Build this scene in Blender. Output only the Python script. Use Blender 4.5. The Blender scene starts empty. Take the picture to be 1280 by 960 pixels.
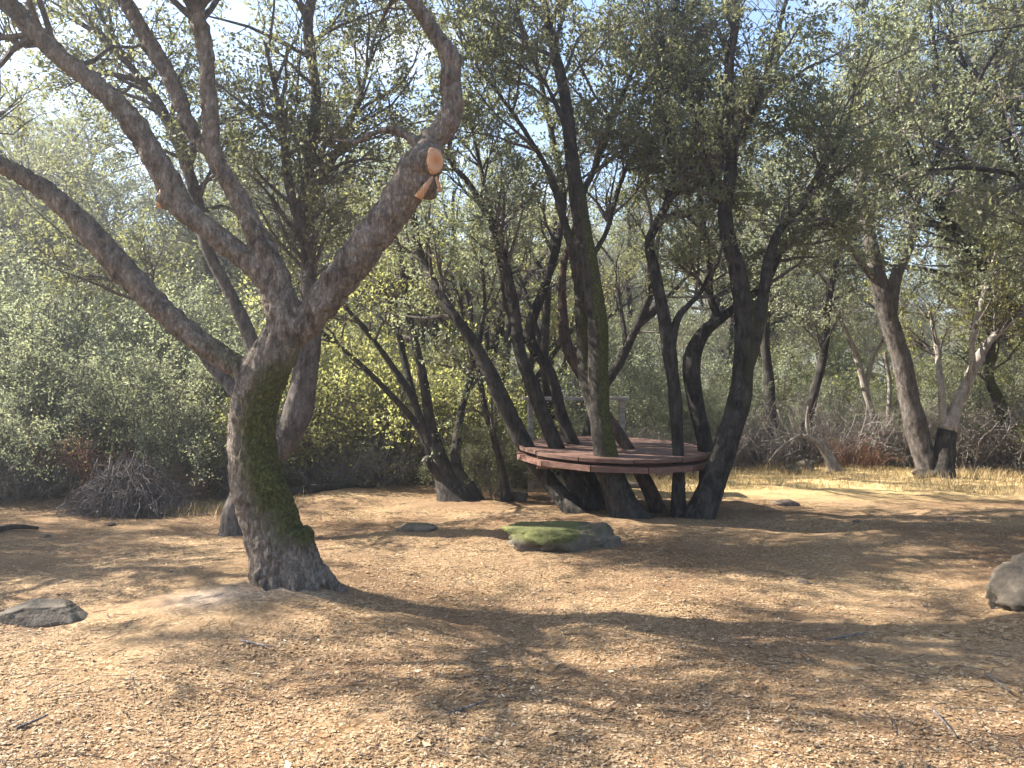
import bpy, math, random
import numpy as np
from mathutils import Vector

random.seed(11)
RNG = np.random.default_rng(11)
SC = bpy.context.scene
COL = SC.collection

# ------------------------------------------------------------------ camera
HAZE = 0.0045
EYE, FPX = 1.6, 985.0                        # eye height, focal length in 1280-wide pixels
cam_d = bpy.data.cameras.new('camera'); cam = bpy.data.objects.new('camera', cam_d); COL.objects.link(cam)
cam.location = (0, 0, EYE); cam.rotation_euler = (math.radians(90), 0, 0)
cam_d.sensor_width = 36.0; cam_d.lens = 36.0 * FPX / 1280.0
cam_d.clip_start = 0.05; cam_d.clip_end = 3000
SC.camera = cam

# ------------------------------------------------------------------ sky, sun, exposure
SUN_EL, SUN_AZ = math.radians(40), math.atan2(-0.975, 0.21)
w = bpy.data.worlds.new('World'); SC.world = w; w.use_nodes = True
nt = w.node_tree; nt.nodes.clear()
out = nt.nodes.new('ShaderNodeOutputWorld'); bg = nt.nodes.new('ShaderNodeBackground')
sky = nt.nodes.new('ShaderNodeTexSky'); sky.sky_type = 'NISHITA'; sky.sun_disc = False
sky.sun_elevation = SUN_EL; sky.sun_rotation = SUN_AZ; sky.air_density = 1.0; sky.dust_density = 0.8
tc = nt.nodes.new('ShaderNodeTexCoord')
mp = nt.nodes.new('ShaderNodeMapping'); mp.inputs['Scale'].default_value = (1, 1, 2.2)
cn = nt.nodes.new('ShaderNodeTexNoise'); cn.inputs['Scale'].default_value = 3.2; cn.inputs['Detail'].default_value = 7
cn.inputs['Roughness'].default_value = 0.62
cr = nt.nodes.new('ShaderNodeValToRGB'); cr.color_ramp.elements[0].position = 0.54; cr.color_ramp.elements[1].position = 0.72
mx = nt.nodes.new('ShaderNodeMix'); mx.data_type = 'RGBA'; mx.inputs['B'].default_value = (4.0, 4.2, 4.6, 1)
L = nt.links.new
L(tc.outputs['Generated'], mp.inputs['Vector']); L(mp.outputs['Vector'], cn.inputs['Vector'])
L(cn.outputs['Fac'], cr.inputs['Fac']); L(cr.outputs['Color'], mx.inputs['Factor'])
L(sky.outputs['Color'], mx.inputs['A']); L(mx.outputs['Result'], bg.inputs['Color'])
bg.inputs['Strength'].default_value = 0.075
L(bg.outputs['Background'], out.inputs['Surface'])

sun_d = bpy.data.lights.new('sun', 'SUN'); sun_d.energy = 4.6; sun_d.angle = math.radians(0.53); sun_d.color = (1.0, 0.93, 0.82)
sun = bpy.data.objects.new('sun', sun_d); COL.objects.link(sun)
SUN_DIR = Vector((math.sin(SUN_AZ) * math.cos(SUN_EL), math.cos(SUN_AZ) * math.cos(SUN_EL), math.sin(SUN_EL)))
sun.rotation_euler = SUN_DIR.to_track_quat('Z', 'Y').to_euler(); sun.location = SUN_DIR * 60
SC.view_settings.view_transform = 'Standard'; SC.view_settings.look = 'None'
SC.view_settings.exposure = 2.4; SC.view_settings.gamma = 1.0
SC.render.engine = 'CYCLES'
SC.cycles.max_bounces = 8; SC.cycles.diffuse_bounces = 6; SC.cycles.transmission_bounces = 6; SC.cycles.transparent_max_bounces = 4

# ------------------------------------------------------------------ numpy noise
def _hash(ix, iy, iz, seed):
    h = (ix.astype(np.int64) * 374761393 + iy.astype(np.int64) * 668265263 + iz.astype(np.int64) * 2147483647 + seed * 974711) & 0xFFFFFFFF
    h = ((h ^ (h >> 13)) * 1274126177) & 0xFFFFFFFF
    h = ((h ^ (h >> 16)) * 2246822519) & 0xFFFFFFFF
    return ((h ^ (h >> 15)) & 0xFFFFFF) / float(0xFFFFFF)

def vnoise(p, seed=0):
    """value noise in [0,1] for (N,3) points"""
    p = np.asarray(p, float); i = np.floor(p).astype(np.int64); f = p - i; f = f * f * (3 - 2 * f)
    o = 0.0
    for a in (0, 1):
        wa = f[:, 0] if a else 1 - f[:, 0]
        for b in (0, 1):
            wb = f[:, 1] if b else 1 - f[:, 1]
            for c in (0, 1):
                wc = f[:, 2] if c else 1 - f[:, 2]
                o = o + wa * wb * wc * _hash(i[:, 0] + a, i[:, 1] + b, i[:, 2] + c, seed)
    return o

def fbm(p, oct=4, seed=0):
    p = np.asarray(p, float); s = 0; a = 0.5; t = 0
    for k in range(oct):
        s = s + a * vnoise(p * 2 ** k + 17.3 * k, seed + k); t += a; a *= 0.5
    return s / t

# ------------------------------------------------------------------ helpers
def tag(o, label=None, cat=None, group=None, kind=None):
    if label: o['label'] = label
    if cat: o['category'] = cat
    if group: o['group'] = group
    if kind: o['kind'] = kind
    return o

def empty(name, loc=(0, 0, 0), rz=0.0, label=None, cat=None, group=None):
    o = bpy.data.objects.new(name, None); COL.objects.link(o); o.location = loc; o.rotation_euler = (0, 0, rz)
    o.empty_display_size = 0.2
    return tag(o, label, cat, group)

def mesh_np(name, V, F, mats, parent=None, smooth=True, midx=None, attrs=None):
    """V (N,3); F list of (M,k) int arrays (k = 3 or 4)"""
    me = bpy.data.meshes.new(name)
    F = [np.asarray(f, np.int32) for f in (F if isinstance(F, list) else [F]) if len(f)]
    me.vertices.add(len(V)); me.vertices.foreach_set('co', np.ascontiguousarray(V, np.float32).ravel())
    loops = np.concatenate([f.ravel() for f in F]); tot = np.concatenate([np.full(len(f), f.shape[1], np.int32) for f in F])
    st = np.concatenate([[0], np.cumsum(tot)[:-1]]).astype(np.int32)
    me.loops.add(len(loops)); me.loops.foreach_set('vertex_index', loops)
    me.polygons.add(len(tot)); me.polygons.foreach_set('loop_start', st); me.polygons.foreach_set('loop_total', tot)
    if midx is not None: me.polygons.foreach_set('material_index', np.asarray(midx, np.int32))
    me.polygons.foreach_set('use_smooth', np.full(len(tot), smooth, bool))
    for k, a in (attrs or {}).items():
        at = me.attributes.new(k, 'FLOAT', 'POINT'); at.data.foreach_set('value', np.asarray(a, np.float32))
    me.update(calc_edges=True)
    for m in (mats if isinstance(mats, (list, tuple)) else [mats]): me.materials.append(m)
    o = bpy.data.objects.new(name, me); COL.objects.link(o)
    if parent is not None: o.parent = parent
    return o

def norm(v):
    return v / np.maximum(np.linalg.norm(v, axis=-1, keepdims=True), 1e-9)

def at(px, py, d):
    """pixel of the 1280x960 picture at distance d -> world point"""
    return np.array([(px - 640) / FPX * d, d, EYE - (py - 480) / FPX * d])

def gd(py):
    return EYE * FPX / (py - 480.0)

def gz_np(x, y):
    x = np.asarray(x, float); y = np.asarray(y, float)
    p = np.stack([x, y, np.zeros_like(x)], -1).reshape(-1, 3)
    z = (fbm(p * 0.45, 3, 5).reshape(x.shape) - 0.5) * 0.22 + (fbm(p * 1.7, 3, 9).reshape(x.shape) - 0.5) * 0.07
    z = z + 0.05 * np.exp(-(((x + 1.70) ** 2 + (y - 5.95) ** 2) / 0.8))          # mound at the pruned oak
    z = z + 0.07 * np.exp(-(((x - 1.4) ** 2 + (y - 9.3) ** 2) / 3.0))            # mound at the table trees
    z = z + 0.05 * np.exp(-(((x + 1.66) ** 2 + (y - 5.93) ** 2) / 0.16))      # litter banked against the trunk
    r = np.hypot(x, y)
    z = z + np.clip(r - 40, 0, None) * 0.005
    return z

def gz(x, y):
    return float(gz_np(np.array([x]), np.array([y]))[0])

def ground_at(px, py):
    d = gd(py); x = (px - 640) / FPX * d
    return np.array([x, d, gz(x, d)])

def catmull(P, m):
    """resample rows of P (N,k) on a Catmull-Rom spline, m rows"""
    P = np.asarray(P, float); n = len(P)
    if n == 2:
        t = np.linspace(0, 1, m)[:, None]; return P[0] * (1 - t) + P[1] * t
    Q = np.vstack([2 * P[0] - P[1], P, 2 * P[-1] - P[-2]])
    u = np.linspace(0, n - 1 - 1e-6, m); i = u.astype(int); t = (u - i)[:, None]
    p0, p1, p2, p3 = Q[i], Q[i + 1], Q[i + 2], Q[i + 3]
    return 0.5 * (2 * p1 + (p2 - p0) * t + (2 * p0 - 5 * p1 + 4 * p2 - p3) * t ** 2 + (3 * p1 - p0 - 3 * p2 + p3) * t ** 3)

def batch_tubes(P, R, s):
    """P (T,n,3), R (T,n) -> verts, quads"""
    T, n, _ = P.shape
    tan = norm(np.gradient(P, axis=1))
    ref = np.where(np.abs(tan[:, :1, 2:3]) > 0.8, np.array([1.0, 0, 0]), np.array([0, 0, 1.0]))
    u = norm(np.cross(tan, np.broadcast_to(ref, tan.shape))); v = np.cross(tan, u)
    a = np.arange(s) / s * 2 * np.pi
    V = P[:, :, None] + R[:, :, None, None] * (u[:, :, None] * np.cos(a)[None, None, :, None] + v[:, :, None] * np.sin(a)[None, None, :, None])
    b = (np.arange(T) * n * s)[:, None, None]; i = (np.arange(n - 1) * s)[None, :, None]; j = np.arange(s)[None, None, :]; j2 = (j + 1) % s
    F = np.stack([b + i + j, b + i + j2, b + i + s + j2, b + i + s + j], -1).reshape(-1, 4)
    return V.reshape(-1, 3), F

def limb_tube(P, R, s):
    """one closed tube with stable frames; returns verts, [quads, tris]"""
    n = len(P); tan = norm(np.gradient(P, axis=0))
    u = np.cross(tan[0], [0.3, 1, 0.1]); u /= np.linalg.norm(u); V = []
    a = np.arange(s) / s * 2 * np.pi
    for i in range(n):
        u = u - tan[i] * np.dot(u, tan[i]); u /= np.linalg.norm(u); v = np.cross(tan[i], u)
        V.append(P[i] + R[i] * (np.cos(a)[:, None] * u + np.sin(a)[:, None] * v))
    V = np.vstack(V + [P[:1] , P[-1:]])
    i = (np.arange(n - 1) * s)[:, None]; j = np.arange(s)[None]; j2 = (j + 1) % s
    Q = np.stack([i + j, i + j2, i + s + j2, i + s + j], -1).reshape(-1, 4)
    j = np.arange(s); j2 = (j + 1) % s; e = (n - 1) * s
    Tr = np.vstack([np.stack([np.full(s, n * s), j2, j], -1), np.stack([np.full(s, n * s + 1), e + j, e + j2], -1)])
    return V, Q, Tr

def spawn(P, R, k, tlo, thi, L0, L1, amin, amax, up, wig, n2, rfac, rmax, rend, droop=0.0, outward=None):
    """k children on every path: (T,n,3) -> (T*k,n2,3)"""
    T, n, _ = P.shape
    idx = np.repeat(np.arange(T), k); N = len(idx)
    t = RNG.uniform(tlo, thi, N) * (n - 1); i = np.clip(t.astype(int), 0, n - 2); f = (t - i)[:, None]
    p = P[idx, i] * (1 - f) + P[idx, i + 1] * f
    r = R[idx, i] * (1 - f[:, 0]) + R[idx, i + 1] * f[:, 0]
    tan = norm(P[idx, i + 1] - P[idx, i])
    rnd = RNG.normal(size=(N, 3)); perp = norm(rnd - tan * np.sum(rnd * tan, -1, keepdims=True))
    a = RNG.uniform(amin, amax, N)[:, None]
    d = tan * np.cos(a) + perp * np.sin(a); d[:, 2] += up
    if outward is not None:
        d = d + outward
    d = norm(d); Ls = RNG.uniform(L0, L1, N)[:, None] / (n2 - 1)
    Q = np.zeros((N, n2, 3)); Q[:, 0] = p
    for s_ in range(1, n2):
        d = d + RNG.normal(size=(N, 3)) * wig; d[:, 2] -= droop; d = norm(d)
        Q[:, s_] = Q[:, s_ - 1] + d * Ls
    r0 = np.minimum(r * rfac, rmax)
    RR = r0[:, None] * (1 - np.linspace(0, 1, n2)[None]) + rend * np.linspace(0, 1, n2)[None]
    return Q, RR

def leaf_cards(P, m, lo, hi, spread, size, width=0.5, upb=0.5, seedtint=None, curl=0.18, thin=None):
    """m leaves about every twig path -> verts, quads, tint"""
    T, n, _ = P.shape
    idx = np.repeat(np.arange(T), m); N = len(idx)
    t = np.clip(RNG.uniform(lo, hi, N), 0, 1) * (n - 1); i = np.clip(t.astype(int), 0, n - 2); f = (t - i)[:, None]
    c = P[idx, i] * (1 - f) + P[idx, i + 1] * f + RNG.normal(size=(N, 3)) * spread
    tw = norm(P[idx, i + 1] - P[idx, i])
    ax = norm(tw * 0.6 + RNG.normal(size=(N, 3)) * 0.8)
    nn = RNG.normal(size=(N, 3)); nn[:, 2] += upb * 0.6
    nn = norm(nn - ax * np.sum(nn * ax, -1, keepdims=True)); sd = np.cross(ax, nn)
    s = size * RNG.uniform(0.65, 1.3, N)[:, None]
    w_ = s * width * RNG.uniform(0.8, 1.2, N)[:, None]
    up = nn * s * curl * RNG.uniform(-0.5, 1, N)[:, None]
    V = np.stack([c - ax * s * 0.5, c + sd * w_ * 0.5 + up + ax * s * 0.05, c + ax * s * 0.5, c - sd * w_ * 0.5 + up + ax * s * 0.05], 1).reshape(-1, 3)
    F = np.arange(N * 4).reshape(-1, 4)
    cl = np.clip((fbm(P[:, -1] * 0.9, 2, 91) - 0.5) * 1.9 + 0.5, 0, 1)
    tt = cl[idx] * 0.45 + RNG.uniform(0, 1, T)[idx] * 0.25 + RNG.uniform(0, 1, N) * 0.30
    return V, F, np.repeat(tt, 4)

# ------------------------------------------------------------------ materials
def mat(name):
    m = bpy.data.materials.new(name); m.use_nodes = True
    n = m.node_tree; b = n.nodes['Principled BSDF']
    return m, n, b

def N(n, t, **kw):
    x = n.nodes.new(t)
    for k, v in kw.items(): setattr(x, k, v)
    return x

def ramp(n, stops):
    r = N(n, 'ShaderNodeValToRGB'); e = r.color_ramp.elements
    while len(e) < len(stops): e.new(0.5)
    for x, (p, c) in zip(e, stops): x.position = p; x.color = (*c, 1) if len(c) == 3 else c
    return r

def noise(n, vec, scale, detail=4, rough=0.55):
    x = N(n, 'ShaderNodeTexNoise'); x.inputs['Scale'].default_value = scale; x.inputs['Detail'].default_value = detail
    x.inputs['Roughness'].default_value = rough
    if vec is not None: n.links.new(vec, x.inputs['Vector'])
    return x

def mixc(n, fac, a, b, mode='MIX'):
    x = N(n, 'ShaderNodeMix', data_type='RGBA', blend_type=mode)
    for sock, val in (('Factor', fac), ('A', a), ('B', b)):
        if hasattr(val, 'is_output'): n.links.new(val, x.inputs[sock])
        elif isinstance(val, tuple): x.inputs[sock].default_value = (*val, 1) if len(val) == 3 else val
        else: x.inputs[sock].default_value = val
    return x.outputs['Result']

def bump(n, b, h, strength, dist):
    x = N(n, 'ShaderNodeBump'); x.inputs['Strength'].default_value = strength; x.inputs['Distance'].default_value = dist
    n.links.new(h, x.inputs['Height']); n.links.new(x.outputs['Normal'], b.inputs['Normal']); return x

def leaf_mat(name, dark, mid, light, trans=0.4, tcol=(0.25, 0.30, 0.06), rough=0.5, ob_var=0.3):
    m, n, b = mat(name); lk = n.links.new
    a = N(n, 'ShaderNodeAttribute', attribute_name='tint')
    r = ramp(n, [(0.0, dark), (0.5, mid), (0.9, light), (1.0, (light[0] * 1.25, light[1] * 0.95, light[2] * 0.7))])
    lk(a.outputs['Fac'], r.inputs['Fac'])
    oi = N(n, 'ShaderNodeObjectInfo'); hs = N(n, 'ShaderNodeHueSaturation')
    hs.inputs['Saturation'].default_value = 0.9; mr = N(n, 'ShaderNodeMapRange'); mr.inputs['To Min'].default_value = 0.47; mr.inputs['To Max'].default_value = 0.52
    lk(oi.outputs['Random'], mr.inputs['Value']); lk(mr.outputs['Result'], hs.inputs['Hue'])
    mr2 = N(n, 'ShaderNodeMapRange'); mr2.inputs['To Min'].default_value = 1 - ob_var; mr2.inputs['To Max'].default_value = 1 + ob_var
    wn = N(n, 'ShaderNodeMath', operation='FRACT'); ml = N(n, 'ShaderNodeMath', operation='MULTIPLY'); ml.inputs[1].default_value = 7.31
    lk(oi.outputs['Random'], ml.inputs[0]); lk(ml.outputs[0], wn.inputs[0]); lk(wn.outputs[0], mr2.inputs['Value']); lk(mr2.outputs['Result'], hs.inputs['Value'])
    lk(r.outputs['Color'], hs.inputs['Color']); lk(hs.outputs['Color'], b.inputs['Base Color'])
    b.inputs['Roughness'].default_value = rough; b.inputs['Specular IOR Level'].default_value = 0.3
    tr = N(n, 'ShaderNodeBsdfTranslucent')
    tc_ = mixc(n, 0.6, hs.outputs['Color'], tcol); lk(tc_, tr.inputs['Color'])
    mxs = N(n, 'ShaderNodeMixShader'); mxs.inputs['Fac'].default_value = trans
    lk(b.outputs['BSDF'], mxs.inputs[1]); lk(tr.outputs['BSDF'], mxs.inputs[2])
    lk(mxs.outputs['Shader'], n.nodes['Material Output'].inputs['Surface'])
    return m

def bark_mat(name, dark, mid, light, moss=True, scale=9.0, zsq=0.3, rel=0.012):
    m, n, b = mat(name); lk = n.links.new
    t = N(n, 'ShaderNodeTexCoord'); mpn = N(n, 'ShaderNodeMapping'); mpn.inputs['Scale'].default_value = (1, 1, zsq)
    lk(t.outputs['Object'], mpn.inputs['Vector'])
    n1 = noise(n, mpn.outputs['Vector'], scale * 2.2, 6, 0.65); n2 = noise(n, t.outputs['Object'], scale * 0.6, 4, 0.6)
    n3 = noise(n, t.outputs['Object'], scale * 5, 3, 0.6)
    r = ramp(n, [(0.34, dark), (0.5, mid), (0.66, light)]); lk(n1.outputs['Fac'], r.inputs['Fac'])
    r2 = ramp(n, [(0.42, (0, 0, 0)), (0.62, (1, 1, 1))]); lk(n2.outputs['Fac'], r2.inputs['Fac'])
    c = mixc(n, r2.outputs['Color'], r.outputs['Color'], mixc(n, 0.55, r.outputs['Color'], light))
    if moss:
        a = N(n, 'ShaderNodeAttribute', attribute_name='moss')
        mm = N(n, 'ShaderNodeMath', operation='MULTIPLY_ADD'); lk(a.outputs['Fac'], mm.inputs[0]); mm.inputs[1].default_value = 1.9
        sub = N(n, 'ShaderNodeMath', operation='SUBTRACT'); lk(n3.outputs['Fac'], sub.inputs[0]); sub.inputs[1].default_value = 1.1
        lk(sub.outputs[0], mm.inputs[2]); mm.use_clamp = True
        mr = ramp(n, [(0.3, (0.030, 0.033, 0.011)), (0.5, (0.075, 0.080, 0.022)), (0.72, (0.15, 0.148, 0.042))]); lk(n3.outputs['Fac'], mr.inputs['Fac'])
        c = mixc(n, mm.outputs[0], c, mr.outputs['Color'])
    vo = N(n, 'ShaderNodeTexVoronoi', feature='DISTANCE_TO_EDGE'); vo.inputs['Scale'].default_value = scale * 4.2
    wb = N(n, 'ShaderNodeVectorMath', operation='MULTIPLY_ADD'); wb.inputs[1].default_value = (0.16, 0.16, 0.10); lk(n1.outputs['Color'], wb.inputs[0]); lk(mpn.outputs['Vector'], wb.inputs[2]); lk(wb.outputs['Vector'], vo.inputs['Vector'])
    ck = ramp(n, [(0.0, (0.60, 0.58, 0.56)), (0.14, (0.90, 0.89, 0.88)), (0.34, (1, 1, 1))]); lk(vo.outputs['Distance'], ck.inputs['Fac'])
    c = mixc(n, 1.0, c, ck.outputs['Color'], 'MULTIPLY')
    lk(c, b.inputs['Base Color']); b.inputs['Roughness'].default_value = 0.9; b.inputs['Specular IOR Level'].default_value = 0.2
    ad0 = N(n, 'ShaderNodeMath', operation='ADD'); lk(n1.outputs['Fac'], ad0.inputs[0]); lk(ck.outputs['Color'], ad0.inputs[1])
    ad = N(n, 'ShaderNodeMath', operation='ADD'); lk(ad0.outputs[0], ad.inputs[0])
    m2 = N(n, 'ShaderNodeMath', operation='MULTIPLY'); lk(n3.outputs['Fac'], m2.inputs[0]); m2.inputs[1].default_value = 0.4
    lk(m2.outputs[0], ad.inputs[1]); bump(n, b, ad.outputs[0], 1.0, rel)
    return m

BARK = bark_mat('oak_bark', (0.055, 0.042, 0.032), (0.155, 0.124, 0.098), (0.31, 0.265, 0.22))
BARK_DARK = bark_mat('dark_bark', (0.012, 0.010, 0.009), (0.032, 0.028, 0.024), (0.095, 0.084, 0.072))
BARK_PALE = bark_mat('pale_bark', (0.16, 0.13, 0.11), (0.32, 0.28, 0.24), (0.46, 0.42, 0.37))
BARK_RED = bark_mat('reddish_bark', (0.022, 0.016, 0.013), (0.065, 0.044, 0.033), (0.16, 0.108, 0.08), moss=False)
TWIG = bark_mat('twig_bark', (0.05, 0.042, 0.037), (0.12, 0.10, 0.09), (0.20, 0.175, 0.155), moss=False)
DEAD = bark_mat('dead_wood', (0.10, 0.085, 0.08), (0.22, 0.19, 0.175), (0.34, 0.30, 0.28), moss=False)
DEAD_RED = bark_mat('reddish_dead_twigs', (0.14, 0.07, 0.05), (0.30, 0.15, 0.10), (0.40, 0.22, 0.16), moss=False)
LEAF = leaf_mat('oak_leaf', (0.054, 0.062, 0.036), (0.105, 0.114, 0.064), (0.16, 0.165, 0.09), 0.45, (0.36, 0.38, 0.15))
LEAF_Y = leaf_mat('yellow_green_leaf', (0.10, 0.112, 0.040), (0.19, 0.20, 0.072), (0.29, 0.28, 0.11), 0.52, (0.54, 0.55, 0.16))
LEAF_G = leaf_mat('grey_green_leaf', (0.09, 0.105, 0.070), (0.18, 0.20, 0.13), (0.28, 0.295, 0.20), 0.5, (0.46, 0.50, 0.25))

# ------------------------------------------------------------------ ground
def axis(lo, hi, step, far, g):
    a = list(np.arange(lo, hi + 1e-6, step)); s = step
    while a[-1] < far: s *= g; a.append(a[-1] + s)
    s = step
    while a[0] > -far: s *= g; a.insert(0, a[0] - s)
    return np.array(a)

gx = axis(-6.5, 7.5, 0.085, 350, 1.16); gy = axis(1.8, 15.5, 0.075, 350, 1.16)
GX, GY = np.meshgrid(gx, gy); GZ = gz_np(GX, GY)
gp = np.stack([GX, GY, GX * 0], -1).reshape(-1, 3)
near = ((np.abs(GX) < 8) & (GY > 1) & (GY < 17)).astype(float)
GZ = GZ + near * ((fbm(gp * 9, 3, 21).reshape(GX.shape) - 0.5) * 0.035)
nx_, ny_ = len(gx), len(gy)
ii = (np.arange(ny_ - 1) * nx_)[:, None]; jj = np.arange(nx_ - 1)[None]
GF = np.stack([ii + jj, ii + jj + 1, ii + nx_ + jj + 1, ii + nx_ + jj], -1).reshape(-1, 4)
c0 = ground_at(258, 762)
dust = 0.7 * np.exp(-(((GX - c0[0]) / 0.26) ** 2 + ((GY - c0[1]) / 0.20) ** 2)) + 0.3 * np.exp(-(((GX + 1.62) / 0.35) ** 2 + ((GY - 5.7) / 0.16) ** 2))
straw = np.clip((GY - 10.6) / 1.6, 0, 1) * np.clip((GX - 1.2) / 1.5, 0, 1)
mg, n, b = mat('leaf_litter_ground'); lk = n.links.new
t = N(n, 'ShaderNodeTexCoord')
v1 = N(n, 'ShaderNodeTexVoronoi'); v1.inputs['Scale'].default_value = 55; v1.inputs['Randomness'].default_value = 1
wob = noise(n, t.outputs['Object'], 25, 3); wv = N(n, 'ShaderNodeVectorMath', operation='MULTIPLY_ADD'); wv.inputs[1].default_value = (0.05, 0.05, 0.05)
lk(wob.outputs['Color'], wv.inputs[0]); lk(t.outputs['Object'], wv.inputs[2]); lk(wv.outputs['Vector'], v1.inputs['Vector'])
sp = N(n, 'ShaderNodeSeparateColor'); lk(v1.outputs['Color'], sp.inputs['Color'])
lit = ramp(n, [(0.0, (0.104, 0.062, 0.035)), (0.3, (0.173, 0.110, 0.059)), (0.65, (0.244, 0.172, 0.104)), (0.9, (0.311, 0.233, 0.150)), (1.0, (0.369, 0.298, 0.215))])
lk(sp.outputs['Red'], lit.inputs['Fac'])
nb = noise(n, t.outputs['Object'], 1.3, 6, 0.6); nf = noise(n, t.outputs['Object'], 60, 4, 0.7)
dirt = ramp(n, [(0.3, (0.148, 0.094, 0.059)), (0.7, (0.281, 0.197, 0.125))]); lk(nf.outputs['Fac'], dirt.inputs['Fac'])
br = ramp(n, [(0.42, (0, 0, 0)), (0.66, (1, 1, 1))]); lk(nb.outputs['Fac'], br.inputs['Fac'])
c = mixc(n, br.outputs['Color'], lit.outputs['Color'], dirt.outputs['Color'])
ns = noise(n, t.outputs['Object'], 0.5, 3); nr = ramp(n, [(0.35, (0.72, 0.64, 0.58)), (0.62, (1.10, 1.09, 1.0))]); lk(ns.outputs['Fac'], nr.inputs['Fac'])
c = mixc(n, 1.0, c, nr.outputs['Color'], 'MULTIPLY')
ad_ = N(n, 'ShaderNodeAttribute', attribute_name='dust')
dm = N(n, 'ShaderNodeMath', operation='MULTIPLY'); dm.use_clamp = True; lk(ad_.outputs['Fac'], dm.inputs[0]); lk(nf.outputs['Fac'], dm.inputs[1])
c = mixc(n, dm.outputs[0], c, (0.42, 0.38, 0.34))
as_ = N(n, 'ShaderNodeAttribute', attribute_name='straw'); c = mixc(n, as_.outputs['Fac'], c, (0.46, 0.34, 0.165))
lk(c, b.inputs['Base Color']); b.inputs['Roughness'].default_value = 0.95; b.inputs['Specular IOR Level'].default_value = 0.1
ah = N(n, 'ShaderNodeMath', operation='ADD'); lk(sp.outputs['Green'], ah.inputs[0]); lk(nf.outputs['Fac'], ah.inputs[1]); bump(n, b, ah.outputs[0], 0.6, 0.014)
ground = mesh_np('ground', np.stack([GX, GY, GZ], -1).reshape(-1, 3), GF, mg, attrs={'dust': dust.ravel(), 'straw': straw.ravel()})
tag(ground, 'tan forest floor of dry oak leaves and trodden earth', 'ground', kind='structure')

# distant wooded hills
hx = np.linspace(-420, 420, 160); hy = np.linspace(75, 400, 50)
HX, HY = np.meshgrid(hx, hy); hp = np.stack([HX / 60, HY / 60, HX * 0], -1).reshape(-1, 3)
HZ = np.clip((HY - 75) / 50, 0, 1) ** 1.2 * (9 + 6 * fbm(hp, 4, 3).reshape(HX.shape)) + 2.4 * fbm(hp * 9, 3, 8).reshape(HX.shape) - 1.5
ii = (np.arange(49) * 160)[:, None]; jj = np.arange(159)[None]
HF = np.stack([ii + jj, ii + jj + 1, ii + 160 + jj + 1, ii + 160 + jj], -1).reshape(-1, 4)
mh, n, b = mat('wooded_hill'); t = N(n, 'ShaderNodeTexCoord'); q = noise(n, t.outputs['Object'], 0.3, 8, 0.7)
r = ramp(n, [(0.35, (0.05, 0.06, 0.035)), (0.55, (0.11, 0.11, 0.06)), (0.7, (0.24, 0.20, 0.12))]); n.links.new(q.outputs['Fac'], r.inputs['Fac'])
n.links.new(r.outputs['Color'], b.inputs['Base Color']); b.inputs['Roughness'].default_value = 1
tag(mesh_np('hills', np.stack([HX, HY, HZ], -1).reshape(-1, 3), HF, mh), 'low wooded hills rising beyond the trees', 'hill', kind='structure')

# thin sunlit haze
hm = bpy.data.materials.new('haze'); hm.use_nodes = True; hn = hm.node_tree; hn.nodes.clear()
ho = hn.nodes.new('ShaderNodeOutputMaterial'); hv_ = hn.nodes.new('ShaderNodeVolumePrincipled')
hv_.inputs['Color'].default_value = (0.90, 0.93, 1.0, 1); hv_.inputs['Density'].default_value = HAZE; hv_.inputs['Anisotropy'].default_value = 0.75
hn.links.new(hv_.outputs['Volume'], ho.inputs['Volume'])
x0, x1, y0, y1, z0, z1 = -460, 460, -460, 460, -4, 19
HVt = np.array([(x0, y0, z0), (x1, y0, z0), (x1, y1, z0), (x0, y1, z0), (x0, y0, z1), (x1, y0, z1), (x1, y1, z1), (x0, y1, z1)], float)
if HAZE > 0:
    tag(mesh_np('haze', HVt, np.array([(3, 2, 1, 0), (4, 5, 6, 7), (0, 1, 5, 4), (1, 2, 6, 5), (2, 3, 7, 6), (3, 0, 4, 7)]), hm, smooth=False), 'thin bright haze among the trees', 'haze', kind='stuff')

# ------------------------------------------------------------------ trees drawn limb by limb
def px_path(pts, d0, raw=False):
    """pts: (px, py, width_px[, depth offset]) -> (N,4) x y z r"""
    o = []
    for p in pts:
        d = d0 + (p[3] if len(p) > 3 else 0.0)
        o.append([*at(p[0], p[1], d), p[2] * 0.5 / FPX * d])
    q = np.array([[p[0], p[1]] for p in pts], float); tg = np.gradient(q, axis=0)
    o = np.array(o)
    if not raw: o[:, 3] *= np.clip(np.abs(tg[:, 1]) / np.hypot(tg[:, 0], tg[:, 1]), 0.66, 1.0)   # widths were read across the picture
    return o

def to_ground(PR):
    PR = PR.copy(); PR[0, 2] = gz(PR[0, 0], PR[0, 1]) - 0.10
    return PR

def moss_attr(V, Nn, lo, hi, amount, side=(0.75, -0.2, 0.25)):
    h = np.clip((V[:, 2] - lo[0]) / max(lo[1], 1e-3), 0, 1) * np.clip((hi[0] - V[:, 2]) / hi[1], 0, 1)
    s = np.clip(0.45 + 0.75 * (Nn @ np.array(side)), 0, 1)
    return np.clip(h * s * amount * (0.45 + 1.1 * fbm(V * 2.2, 3, 31)), 0, 1)

def grid_normals(P, R, s):
    return None

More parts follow.
